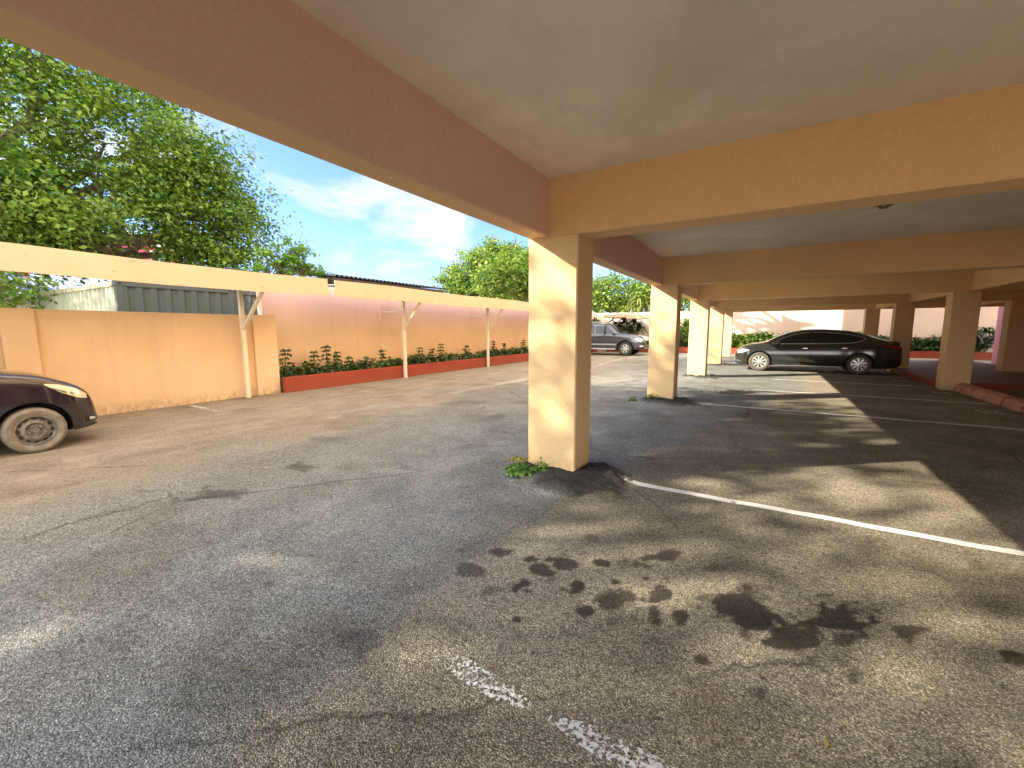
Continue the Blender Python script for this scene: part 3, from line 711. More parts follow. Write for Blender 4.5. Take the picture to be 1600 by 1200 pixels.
def strap_plant(name, label, base, heads, n, L, mat, seed, w=0.075, group=None):
    """rosettes of long arching strap leaves on bare stems (pandanus, dracaena)"""
    rs_ = np.random.RandomState(seed)
    t_ = thing(name, label, 'plant', base, 0, group)
    m = MB()
    V = []; Fc = []; T = []
    for h in heads:
        h = np.array(h, float)
        m.tube([base, (np.array(base)*0.4+h*0.6), h], [0.07, 0.05, 0.04], 6)
        for k in range(n):
            az = rs_.rand()*2*math.pi; el = rs_.uniform(-0.1, 1.2)
            dv = np.array([math.cos(az)*math.cos(el), math.sin(az)*math.cos(el), math.sin(el)])
            sd = np.cross(dv, [0, 0, 1]); sd /= np.linalg.norm(sd)
            Lk = L*rs_.uniform(.7, 1.15); o0 = len(V); tn = rs_.rand()
            for j in range(5):
                s = j/4
                p = h + dv*Lk*s + np.array([0, 0, -0.75*Lk*s*s])
                ww = w*(1-s**2)*0.5 + 0.004
                V += [p-sd*ww, p+sd*ww]
            for j in range(4): Fc.append([o0+2*j, o0+2*j+1, o0+2*j+3, o0+2*j+2]); T.append(tn)
    m.build('stem', M['stem'], t_, smooth=True)
    np_mesh('foliage', np.array(V)-np.array(base), np.array(Fc), mat, t_, fattr=dict(tint=T))
    return t_
strap_plant('pandanus', 'yellow green pandanus with arching strap leaves above the far carport', (-7.4, 28.9, 0), [(-7.8, 28.9, 2.9), (-7.0, 28.9, 3.0), (-6.4, 29.0, 2.7), (-7.5, 29.1, 3.5), (-6.6, 29.1, 3.3), (-8.4, 29, 2.8)], 46, 1.0, M['leaf_yellow'], 41, 0.10)
strap_plant('pandanus', 'dark pandanus drooping in the shade under the far carport behind the SUV', (-7.9, 27.4, 0), [(-8.5, 27.3, 1.75), (-7.9, 27.2, 1.95), (-7.3, 27.3, 1.9), (-8.2, 27.5, 1.5), (-7.6, 27.5, 1.5), (-7.0, 27.4, 1.6)], 60, 0.95, M['leaf_dark'], 42, 0.09)
strap_plant('cordyline', 'leafy green shrub with broad straps left of the pink wall', (8.0, 27.9, 0.3), [(7.6, 27.9, 1.0), (8.1, 27.9, 1.3), (8.6, 27.8, 1.3), (9.0, 27.9, 1.0)], 40, 0.8, M['leaf_dark'], 43, 0.12)
# palm whose fronds throw the feathered shadow on the far wall
strap_plant('coconut_palm', 'tall palm beside the tall wall, its crown above the beam line', (-8.95, 20.3, 0), [(-8.75, 20.4, 7.6)], 34, 2.6, M['leaf_fresh'], 44, 0.34)
strap_plant('coconut_palm', 'shorter palm near the grey SUV, its crown above the beam line', (-9.0, 22.2, 0.0), [(-9.15, 22.6, 6.6)], 30, 2.2, M['leaf_fresh'], 45, 0.3)

# topiary bush beside the SUV, hedge along the far planter, creeper between second and third column
def bush(name, label, cat, blobs, n, size, mat, seed, base, **kw):
    t_ = thing(name, label, cat, base)
    m = MB()
    for b in blobs: m.tube([base, (b[0], b[1], b[2])], [0.03, 0.012], 6)
    m.build('stem', M['stem'], t_)
    crown('foliage', blobs, n, size, mat, t_, seed, **kw)
    return t_
bush('clipped_bush', 'dark clipped bush behind the roof of the grey SUV', 'bush', [(-10.35+0.55, 27.0, 1.75, .42, .42, .42)], 1500, 0.12, M['leaf_dark'], 51, (-9.8, 27.0, 0.3), cl=0.08)
bush('climbing_shrub', 'tall green shrub against the far wall right of the second column', 'shrub', [(-4.35, 28.05, 1.2, .35, .2, .9), (-3.9, 28.05, 1.8, .45, .2, .45), (-3.6, 28.0, .9, .4, .25, .5)], 2200, 0.16, M['leaf_fresh'], 52, (-4.2, 28.0, 0.3), cl=0.12)
hx = [(-1.9+0.42*i, 27.95, 0.78+0.07*math.sin(i*1.9), 0.34, 0.26, 0.36) for i in range(15)]
h1 = crown('hedge', hx, 7000, 0.19, M['leaf_fresh'], None, 53, cl=0.12, hollow=0.5, asp=0.5)
tag(h1, 'leafy green hedge in the far planter behind the black sedan', 'hedge', kind='stuff')
hx = [(4.4+0.45*i, 27.95, 0.66+0.06*math.sin(i*2.3), 0.36, 0.26, 0.30) for i in range(10)]
h2 = crown('hedge', hx, 4500, 0.18, M['leaf_shrub'], None, 54, cl=0.12, hollow=0.5, asp=0.5)
tag(h2, 'darker green hedge in the far planter beyond the walkway', 'hedge', kind='stuff')
hx = [(-9.0+0.45*i, 27.95, 0.55+0.05*math.sin(i*2.3), 0.34, 0.26, 0.26) for i in range(11)]
h3 = crown('hedge', hx, 3000, 0.16, M['leaf_dark'], None, 55, cl=0.12, hollow=0.5, asp=0.5)
tag(h3, 'low dark hedge in the far planter behind the SUV', 'hedge', kind='stuff')

# planter along the tall wall: low leafy cover and taller tiered stems
rr = random.Random(5)
hx = [(-9.80+rr.uniform(-.12, .16), 5.9+0.27*i, 0.40+rr.uniform(-.03, .08), 0.20, 0.22, 0.13) for i in range(60)]
cov = crown('planter_ground_cover', hx, 5200, 0.105, M['leaf_shrub'], None, 61, cl=0.07, per=8, hollow=0.3, asp=0.75)
tag(cov, 'low leafy ground cover filling the planter by the tall wall', 'ground cover', kind='stuff')
def tiered(y, h, label, seed, x=-9.72):
    rs_ = np.random.RandomState(seed)
    base = (x, y, 0.3); t_ = thing('tiered_shrub', label, 'shrub', base, 0, 'tiered shrubs in the long planter')
    m = MB(); lean = rs_.uniform(-.04, .04)
    m.tube([base, (x, y+lean*.5, (0.3+h)/2), (x, y+lean, h)], [0.014, 0.011, 0.006], 6)
    m.build('stem', M['stem'], t_)
    P = []; N = []; TP = []
    nt = max(2, int((h-0.42)/0.11))
    for k in range(nt+1):
        z = h - 0.10*k; rad = 0.075 + 0.05*rs_.rand() + 0.015*k
        for j in range(13):
            az = rs_.rand()*2*math.pi; q = rad*math.sqrt(rs_.rand())
            P.append((x+q*math.cos(az), y+lean*(z-.3)/(h-.3)+q*math.sin(az), z-0.25*q+rs_.uniform(-.012, .012)))
            N.append((0.5*math.cos(az), 0.5*math.sin(az), 1.0)); TP.append((math.cos(az), math.sin(az), -.2))
    V, Fc = leaf_cloud(np.array(P), np.array(N), 0.11, 0.6, rs_, tip=np.array(TP))
    np_mesh('foliage', V-np.array(base), Fc, M['leaf_shrub'], t_, fattr=dict(tint=rs_.rand(len(Fc))))
TS = [(5.80, .98, 'leggy tiered shrub at the corner by the low wall pilaster'), (6.57, .90, 'slender tiered shrub second from the low wall pilaster'), (6.95, 1.02, 'tallest tiered shrub in the near end of the planter'),
      (7.22, .86, 'tiered shrub just right of the tallest one'), (7.62, .70, 'short tiered shrub in the middle of the first planter stretch'), (8.2, .66, 'stubby tiered shrub between the tall one and the white post'),
      (8.79, .84, 'bushy tiered shrub just left of the first white planter post'), (10.33, .86, 'tiered shrub soon after the first white planter post'), (10.98, .80, 'thin tiered shrub in the middle between the two white posts'),
      (11.41, .94, 'tall tiered shrub in the middle between the two white posts'), (12.9, .82, 'single thin tiered shrub left of the second white post'), (14.73, .95, 'tall tiered shrub right of the second white post'), (15.6, .85, 'tiered shrub farther along beyond the second white post'), (17.3, .95, 'farthest tiered shrub beside the nearest column')]
for i, (y, h, lab) in enumerate(TS): tiered(y, h, lab, 70+i)

# weeds at the column feet
def weed(x, y, n, r, h, mat, label, seed, group='weeds at the column feet', sq=1.0):
    rs_ = np.random.RandomState(seed); z0 = gz(x, y)
    az = rs_.rand(n)*2*math.pi; q = r*np.sqrt(rs_.rand(n))*(0.6+0.5*rs_.rand(n))
    zz = h*rs_.rand(n)**1.3*(1.1-q/r)
    P = np.stack([x+q*np.cos(az), y+sq*q*np.sin(az), z0+np.maximum(zz, .008)], 1)
    N = np.stack([np.cos(az)*.5, np.sin(az)*.5, np.ones(n)], 1)
    V, Fc = leaf_cloud(P, N, 0.035, 0.5, rs_)
    for k in range(int(n*0.25)):
        pass
    o = np_mesh('weed', V, Fc, mat, fattr=dict(tint=rs_.rand(n)))
    tag(o, label, 'weed', group)
weed(-1.98, 3.46, 650, 0.17, 0.10, M['weed'], 'bright green weed clump at the left foot of the nearest column', 81)
weed(-1.80, 3.56, 150, 0.10, 0.16, M['weed'], 'small upright weed sprig growing against the front of the nearest column', 82, sq=.4)
weed(-2.22, 3.92, 220, 0.17, 0.035, M['dry_weed'], 'flat yellow dried weed left of the nearest column', 83, sq=.6)
weed(-2.22, 8.42, 160, 0.12, 0.13, M['weed'], 'lone green weed on the asphalt left of the second column', 84)
weed(-1.85, 8.52, 140, 0.17, 0.11, M['weed'], 'green weed tuft at the foot of the second column', 85, sq=.3)

# leaf litter on the asphalt
rr = random.Random(9)
for i in range(16):
    x, y = rr.uniform(-5, 1.5), rr.uniform(0.7, 5.5)
    V, Fc = leaf_cloud(np.array([[x, y, gz(x, y)+0.008]]), np.array([[0, 0, 3.0]]), 0.036, 0.40, np.random.RandomState(i))
    V[:, 2] = gz(x, y) + 0.004 + (V[:, 2]-V[:, 2].min())*0.5
    o = np_mesh('fallen_leaf', V, Fc, M['dead_leaf'], fattr=dict(tint=[rr.random()]))
    tag(o, 'small dry leaf lying on the open asphalt', 'leaf', 'fallen leaves on the asphalt')

# ------------------------------------------------------------------ carports
def carport(label, X, ya, yb, posts, tie, zlo, zhi, cat='carport'):
    c = thing('carport', label, cat, (X, (ya+yb)/2, 0))
    m = MB(); n = 8
    # fascia board, very slightly sagging between the posts
    vv = []; ff = []
    for i in range(n+1):
        y = ya+(yb-ya)*i/n; s = 0.018*math.sin(i*1.7)
        for (x, z) in ((X-0.025, zlo+s), (X, zlo+s), (X, zhi+s), (X-0.025, zhi+s)): vv.append((x, y, z))
    for i in range(n):
        for j in range(4): ff.append((i*4+j, i*4+(j+1) % 4, (i+1)*4+(j+1) % 4, (i+1)*4+j))
    ff += [(0, 1, 2, 3), (n*4, n*4+1, n*4+2, n*4+3)]
    m.add(vv, ff).build('fascia', M['fascia'], c)
    r = MB()
    for i in range(int((yb-ya-0.1)/0.16)):     # corrugated sheet
        y = ya+0.05+0.16*i
        for (a, b, dz0, dz1) in ((0, .06, 0, 0), (.06, .08, 0, .025), (.08, .14, .025, .025), (.14, .16, .025, 0)):
            r.add([(X-0.03, y+a, zhi-0.10+dz0), (X-0.03, y+b, zhi-0.10+dz1), (X-1.18, y+b, zhi-0.03+dz1), (X-1.18, y+a, zhi-0.03+dz0)], [(0, 1, 2, 3)])
    r.build('roof', M['roof_metal'], c)
    for (y, x) in posts:
        m = MB(); m.box(x-0.04, x+0.04, y-0.04, y+0.04, -0.1, zhi-0.16); m.build('post', M['cream_metal'], c, bevel=0.004)
        m = MB(); m.bar((x+0.03, y, 1.46), (X-0.06, y, zlo+0.03), 0.06, 0.06, up=(0, 1, 0)); m.build('brace', M['cream_metal'], c, bevel=0.004)
        m = MB(); m.box(x-0.60 if tie else x-0.10, X-0.03, y-0.035, y+0.035, zlo+0.10, zlo+0.20); m.build('rafter', M['dark_timber'] if not tie else M['cream_metal'], c)
        if tie:
            m = MB(); m.bar((x-0.04, y, 1.98), (-10.14, y, 1.98), 0.035, 0.035); m.build('tie_bar', M['cream_metal'], c)
    return c
t = NT('fascia_paint')
k = t.ramp(t.noise(1.5, 4), [(0.3, (0.52, 0.40, 0.25)), (0.7, (0.58, 0.455, 0.29))])
k = t.mix(t.math('MULTIPLY', t.ramp(t.noise(13, 5, 0.75, stretch=(1, 0.35, 1)), [(0.61, 0.0), (0.65, 1.0)]), 0.55), k, (0.26, 0.18, 0.10))
t.col(k); t.rough(0.6); M['fascia'] = t.m
t = NT('flaking_cream_metal')
k = t.mix(t.ramp(t.noise(9, 5, 0.7), [(0.62, 0.0), (0.68, 1.0)]), (0.70, 0.62, 0.46), (0.30, 0.24, 0.17))
t.col(k); t.rough(0.55); M['cream_metal'] = t.m
carport('carport with long cream fascia over the small dark car', -8.55, -6.0, 6.22, [(-4.2, -9.47), (0.3, -9.47), (4.80, -9.47)], False, 2.19, 2.555)
carport('carport with cream fascia on slim white posts along the long planter', -8.55, 6.42, 20.0, [(9.27, -9.30), (13.72, -9.30), (18.2, -9.30)], True, 2.20, 2.56)
c3 = thing('carport', 'small far carport with white roof slab above the grey SUV', 'carport', (-7.4, 26, 0))
MB().box(-8.75, -7.35, 25.6, 27.4, 2.16, 2.36).build('roof', M['fascia'], c3, bevel=0.01)
MB().box(-7.33, -6.15, 25.6, 27.4, 2.08, 2.33).build('roof', M['fascia'], c3, bevel=0.01)
MB().bar((-9.1, 26.4, 1.5), (-8.3, 26.4, 2.16), 0.08, 0.08).build('brace', M['dark_timber'], c3)
for x in (-9.15, -6.3): MB().box(x-.04, x+.04, 27.3, 27.38, -.1, 2.08 if x > -7 else 2.16).build('post', M['cream_metal'], c3)
MB().box(-9.19, -8.70, 27.31, 27.37, 2.165, 2.25).build('rafter', M['cream_metal'], c3)

# ------------------------------------------------------------------ beyond the wall
def container(label, y0, y1, x1, L, mats, rust):
    c = thing('shipping_container', label, 'container', (x1-L/2, (y0+y1)/2, 0))
    H = 2.55
    # corrugated end (faces +x)
    def corr(n, a, b, depth, f):
        pts = []
        w_ = (b-a)/n
        for i in range(n):
            s = a+w_*i
            pts += [(s, 0), (s+w_*.28, 0), (s+w_*.5, -depth), (s+w_*.78, -depth)]
        pts.append((b, 0))
        m = MB()
        for (p, q) in zip(pts[:-1], pts[1:]):
            m.add([f(p, 0.15), f(q, 0.15), f(q, H-0.12), f(p, H-0.12)], [(0, 1, 2, 3)])
        return m
    corr(8, y0+.12, y1-.12, 0.045, lambda p, z: (x1-0.02+p[1], p[0], z)).build('end_panel', mats[0], c, fix=False)
    corr(20, x1-L+.12, x1-.12, 0.036, lambda p, z: (p[0], y0+0.02-p[1], z)).build('side_panel', mats[1], c, fix=False)
    corr(20, x1-L+.12, x1-.12, 0.036, lambda p, z: (p[0], y1-0.02+p[1], z)).build('side_panel', mats[1], c, fix=False)
    MB().box(x1-L+.05, x1-.05, y0+.05, y1-.05, H-.10, H-.06).build('roof', mats[1], c)
    for x in (x1-L, x1-.12):
        for y in (y0, y1-.12): MB().box(x, x+.12, y, y+.12, .0, H-.12).build('corner_post', mats[0], c, bevel=.006)
    for z0, z1 in ((0.0, .15), (H-.12, H-0.01)):
        MB().box(x1-.10, x1-.005, y0+.12, y1-.12, z0, z1).build('rail', mats[0], c, bevel=.005)
        MB().box(x1-L+.12, x1-.12, y0+.003, y0+.08, z0, z1).build('rail', mats[1] if not rust else M['rusty_cream'], c, bevel=.005)
    for x in (x1-L, x1-.16):
        for y in (y0, y1-.16):
            f_ = MB(); f_.box(x-.005, x+.165, y-.005, y+.165, H-.12, H); b = f_.build('corner_casting', mats[0], c, bevel=.008)
            MB().prism([(y+.08+.035*math.cos(a*math.pi/6), H-.06+.028*math.sin(a*math.pi/6)) for a in range(12)], 'x', x+.160, x+.168).build('lock_hole', M['black'], b, world=False).location = -c.location
    return c
def rusty(name, c, r, th=0.6):
    t = NT(name)
    k = t.mix(t.ramp(t.noise(5, 6, 0.75, stretch=(1, 1, .4)), [(th, 0.0), (th+.08, 1.0)]), tuple(c), tuple(r))
    t.col(k); t.rough(0.6); t.bump(t.noise(9, 4), 0.2, 0.01); return t.m
M['cont_dark'] = rusty('dark_green_container_paint', (0.048, 0.066, 0.062), (0.13, 0.14, 0.12), 0.66)
M['cont_light'] = rusty('faded_cream_container_paint', (0.34, 0.36, 0.26), (0.56, 0.55, 0.42), 0.56)
M['rusty_cream'] = rusty('rusty_cream_rail', (0.52, 0.46, 0.33), (0.20, 0.10, 0.05), 0.52)
M['cont_black'] = rusty('mouldy_dark_container_paint', (0.045, 0.06, 0.06), (0.16, 0.17, 0.16), 0.55)
container('grey green shipping container with cream side behind the low wall', 3.72, 6.16, -12.5, 6.06, (M['cont_dark'], M['cont_light']), True)
container('mouldy dark container squeezed beside the grey green container', 6.24, 8.68, -12.7, 6.06, (M['cont_black'], M['cont_black']), False)

sh = thing('shed', 'long open shed with dark corrugated roof behind the tall peach wall', 'shed', (-13.5, 12, 0))
r = MB(); n = 30; ya, yb = 9.35, 15.0
for i in range(n):
    a = ya+(yb-ya)*i/n; b = a+(yb-ya)/n; h = (b-a)/2
    for (p, q, dz0, dz1) in ((a, a+h, 0, .07), (a+h, b, .07, 0)):
        r.add([(-12.45, p, 3.22+dz0), (-12.45, q, 3.22+dz1), (-16.0, q, 3.62+dz1), (-16.0, p, 3.62+dz0)], [(0, 1, 2, 3)])
r.build('roof', M['shed_roof'] if 'shed_roof' in M else simple('weathered_dark_sheet', (0.09, 0.085, 0.08), 0.7, 0.2, var=.3), sh, fix=False)
MB().box(-12.62, -12.54, ya, yb, 2.98, 3.19).build('eave_beam', M['dark_timber'], sh)
for y in (9.45, 11.3, 13.1, 14.9):
    MB().box(-12.66, -12.54, y-.06, y+.06, 0, 2.98).build('post', M['dark_timber'], sh)
    MB().box(-15.9, -12.66, y-.04, y+.04, 3.06, 3.2).build('rafter', M['dark_timber'], sh)
MB().box(-16.1, -16.0, ya, yb, 0, 3.5).build('wall', M['dark_timber'], sh)
sh2 = thing('shed', 'low dark lean-to roof half hidden by the young tree', 'shed', (-14.6, 10, 0))
MB().box(-15.2, -13.9, 8.9, 9.25, 0, 3.25).build('wall', M['dark_timber'], sh2)
MB().prism([(8.55, 3.22), (9.3, 3.42), (9.3, 3.47), (8.55, 3.27)], 'x', -15.4, -13.7).build('roof', M['dark_timber'], sh2)

def house(label, x, y0, y1, zw, zr, wall, roof, dx=6.0, hip=True):
    h_ = thing('house', label, 'house', (x-dx/2, (y0+y1)/2, 0))
    MB().box(x-dx, x, y0, y1, 0, zw).build('wall', wall, h_)
    o_ = 0.45
    a = [(x+o_, y0-o_, zw-.05), (x+o_, y1+o_, zw-.05), (x-dx-o_, y1+o_, zw-.05), (x-dx-o_, y0-o_, zw-.05)]
    hh = min(dx, y1-y0)*0.35
    if hip: rg = [(x-dx/2, y0+hh, zr), (x-dx/2, y1-hh, zr)]
    else: rg = [(x-dx/2, y0-o_, zr), (x-dx/2, y1+o_, zr)]
    MB().add(a+rg, [(0, 1, 5, 4), (1, 2, 5), (2, 3, 4, 5), (3, 0, 4), (3, 2, 1, 0)]).build('roof', roof, h_)
    MB().box(x+o_, x+o_+.06, y0-o_, y1+o_, zw-.2, zw-.04).build('gutter', M['white_house'], h_)
    n = max(1, int((y1-y0)/2.2))
    for i in range(n):
        yc = y0+(i+.5)*(y1-y0)/n
        f_ = MB(); f_.box(x, x+.05, yc-.55, yc+.55, zw-1.6, zw-.5); f_ = f_.build('window', M['white_house'], h_)
        p = MB()
        for s in (-1, 1): p.box(x+.052, x+.06, yc+(-.5 if s < 0 else .03), yc+(-.03 if s < 0 else .5), zw-1.52, zw-.58)
        pp = p.build('pane', M['pane'], f_, world=False); pp.location = -h_.location
    rb = MB(); m_ = int((y1-y0)/.5)
    for i in range(m_+1):
        yy = y0+(y1-y0)*i/m_
        t_ = 1.0
        if hip: t_ = min(1, (yy-y0+o_)/(hh+o_), (y1+o_-yy)/(hh+o_))
        rb.bar((x+o_, yy, zw-.03), (x+o_-(dx/2+o_)*t_, yy, zw-.03+(zr-zw+.03)*t_), .05, .05)
    rb.build('roof_seams', M['roof_metal'], h_)
    return h_
house('white bungalow with low blue grey metal roof beside the container', -27, 5.0, 9.5, 3.0, 4.3, M['white_house'], M['roof_metal'])
house('white house with taller metal roof behind the bungalow', -36, 7.5, 15, 4.0, 5.6, M['white_house'], M['roof_metal'])
house('small white outbuilding with pale metal roof at the far left', -24, 0.2, 5.4, 2.75, 4.1, M['white_house'], M['roof_metal'], 4)
house('red painted house showing through the big tree', -42, 10.5, 17, 8.2, 9.5, M['red_house'], M['roof_metal'])
house('tall red building behind the upper left of the big tree', -44, 4.0, 8.6, 12.5, 14, M['red_house'], M['roof_metal'])

# ------------------------------------------------------------------ cars
def pchip(xs, ys, xq):
    xs = np.array(xs, float); ys = np.array(ys, float); h = np.diff(xs); dl = np.diff(ys)/h
    m = np.zeros_like(xs); m[0], m[-1] = dl[0], dl[-1]
    for i in range(1, len(xs)-1):
        if dl[i-1]*dl[i] > 0:
            w1 = 2*h[i]+h[i-1]; w2 = h[i]+2*h[i-1]; m[i] = (w1+w2)/(w1/dl[i-1]+w2/dl[i])
    k = np.clip(np.searchsorted(xs, xq)-1, 0, len(h)-1)
    s = (xq-xs[k])/h[k]
    return ((1+2*s)*(1-s)**2*ys[k] + s*(1-s)**2*h[k]*m[k] + s*s*(3-2*s)*ys[k+1] + s*s*(s-1)*h[k]*m[k+1])

def crom(P, n):
    P = np.array(P, float); Q = np.vstack([2*P[0]-P[1], P, 2*P[-1]-P[-2]]); out = []
    for i in range(1, len(Q)-2):
        for k in range(n):
            s = k/n; a, b, c, e = Q[i-1], Q[i], Q[i+1], Q[i+2]
            # centripetal-ish: damped tangents keep creases tight
            m1 = (c-a)*0.35; m2 = (e-b)*0.35
            out.append((2*s**3-3*s**2+1)*b + (s**3-2*s**2+s)*m1 + (-2*s**3+3*s**2)*c + (s**3-s**2)*m2)
    out.append(P[-1]); return np.array(out)

class Body:
    """stations: (x, zb, zt, zbelt, w, wr, ze) with x growing to the front"""
    def __init__(s, st, nx=96, sub=5):
        st = sorted(st); xs = [q[0] for q in st]
        s.x = np.linspace(xs[0], xs[-1], nx); s.sec = []
        K = [pchip(xs, [q[i] for q in st], s.x) for i in range(1, 7)]
        for zb, zt, zl, w, wr, ze in zip(*K):
            h = zl-zb; wb = w*0.955
            s.sec.append(crom([(0, zb), (.80*w, zb), (.955*w, zb+.05), (.995*w, zb+.30*h), (w, zb+.58*h), (.985*w, zb+.84*h), (wb, zl),
                               (wb*.52+wr*.48, zl*.5+ze*.5+.012), (wr, ze), (wr*.80, ze+(zt-ze)*.62), (wr*.4, ze+(zt-ze)*.93), (0, zt)], sub))
        s.sub = sub
    def at(s, x):
        i = int(np.clip(np.searchsorted(s.x, x)-1, 0, len(s.x)-2)); f_ = np.clip((x-s.x[i])/(s.x[i+1]-s.x[i]), 0, 1)
        return s.sec[i]*(1-f_) + s.sec[i+1]*f_
    def side(s, x, z):
        q = s.at(x)[2*s.sub:]; return float(np.interp(z, q[:8*s.sub, 1], q[:8*s.sub, 0]))
    def top(s, x, y):
        q = s.at(x)[7*s.sub:][::-1]; return float(np.interp(y, q[:, 0], q[:, 1]))
    def mesh(s, name, mats, parent, arches):
        n = len(s.sec[0]); vs_ = []; fs_ = []
        loop = 2*n-2
        for x, q in zip(s.x, s.sec):
            for (y, z) in q: vs_.append((x, y, z))
            for (y, z) in q[::-1][1:-1]: vs_.append((x, -y, z))
        for i in range(len(s.x)-1):
            for j in range(loop):
                fs_.append((i*loop+j, i*loop+(j+1) % loop, (i+1)*loop+(j+1) % loop, (i+1)*loop+j))
        fs_ += [tuple(range(loop))[::-1], tuple(range((len(s.x)-1)*loop, len(s.x)*loop))]
        o = MB().add(vs_, fs_).build(name, mats, parent, smooth=True, world=False)
        cut = MB()
        for (ax, az, ar, wd) in arches:
            for sg in (-1, 1):
                n2 = 40; y0, y1 = sg*(wd-.30), sg*(wd+.2); a0 = len(cut.v)
                cv = [(ax+ar*math.cos(2*math.pi*k/n2), y, az+ar*math.sin(2*math.pi*k/n2)) for y in (y0, y1) for k in range(n2)]
                cf = [tuple(range(n2)), tuple(range(n2, 2*n2))[::-1]] + [(k, (k+1) % n2, n2+(k+1) % n2, n2+k) for k in range(n2)]
                cut.add(cv, cf)
        co = cut.build('arch_cutter', M['black'], None, world=False)
        co.parent = parent
        b = o.modifiers.new('arches', 'BOOLEAN'); b.operation = 'DIFFERENCE'; b.object = co; b.solver = 'EXACT'; b.material_mode = 'TRANSFER'
        bpy.context.view_layer.update()
        dg = bpy.context.evaluated_depsgraph_get()
        me = bpy.data.meshes.new_from_object(o.evaluated_get(dg)); o.modifiers.clear(); o.data = me; me.name = name
        me.set_sharp_from_angle(angle=R_(32))
        bpy.data.objects.remove(co)
        return o
    def side_panel(s, name, poly_lo, poly_hi, mat, parent, off=.004, nx=26, nz=7, sides=(1, -1), thick=0.0):
        xs = np.linspace(poly_lo[0][0], poly_lo[-1][0], nx); m = MB()
        lo = np.interp(xs, [p[0] for p in poly_lo], [p[1] for p in poly_lo]); hi = np.interp(xs, [p[0] for p in poly_hi], [p[1] for p in poly_hi])
        for sg in sides:
            vv = []; ff = []
            for x, a, b in zip(xs, lo, hi):
                for k in range(nz+1):
                    z = a+(b-a)*k/nz; vv.append((x, sg*(s.side(x, z)+off), z))
            for i in range(nx-1):
                for k in range(nz): ff.append((i*(nz+1)+k, i*(nz+1)+k+1, (i+1)*(nz+1)+k+1, (i+1)*(nz+1)+k))
            m = MB().add(vv, ff); m.build(name, mat, parent, smooth='all', world=False)
    def top_panel(s, name, x0, x1, fy, mat, parent, off=.004, nx=16, ny=14, bow=0.0):
        vv = []; ff = []
        for i in range(nx+1):
            f_ = i/nx
            for j in range(ny+1):
                g_ = j/ny*2-1; x = x0+(x1-x0)*f_ - bow*g_*g_
                y = g_*fy(f_); vv.append((x, y, s.top(x, abs(y))+off))
        for i in range(nx):
            for j in range(ny): ff.append((i*(ny+1)+j, i*(ny+1)+j+1, (i+1)*(ny+1)+j+1, (i+1)*(ny+1)+j))
        return MB().add(vv, ff).build(name, mat, parent, smooth='all', world=False)

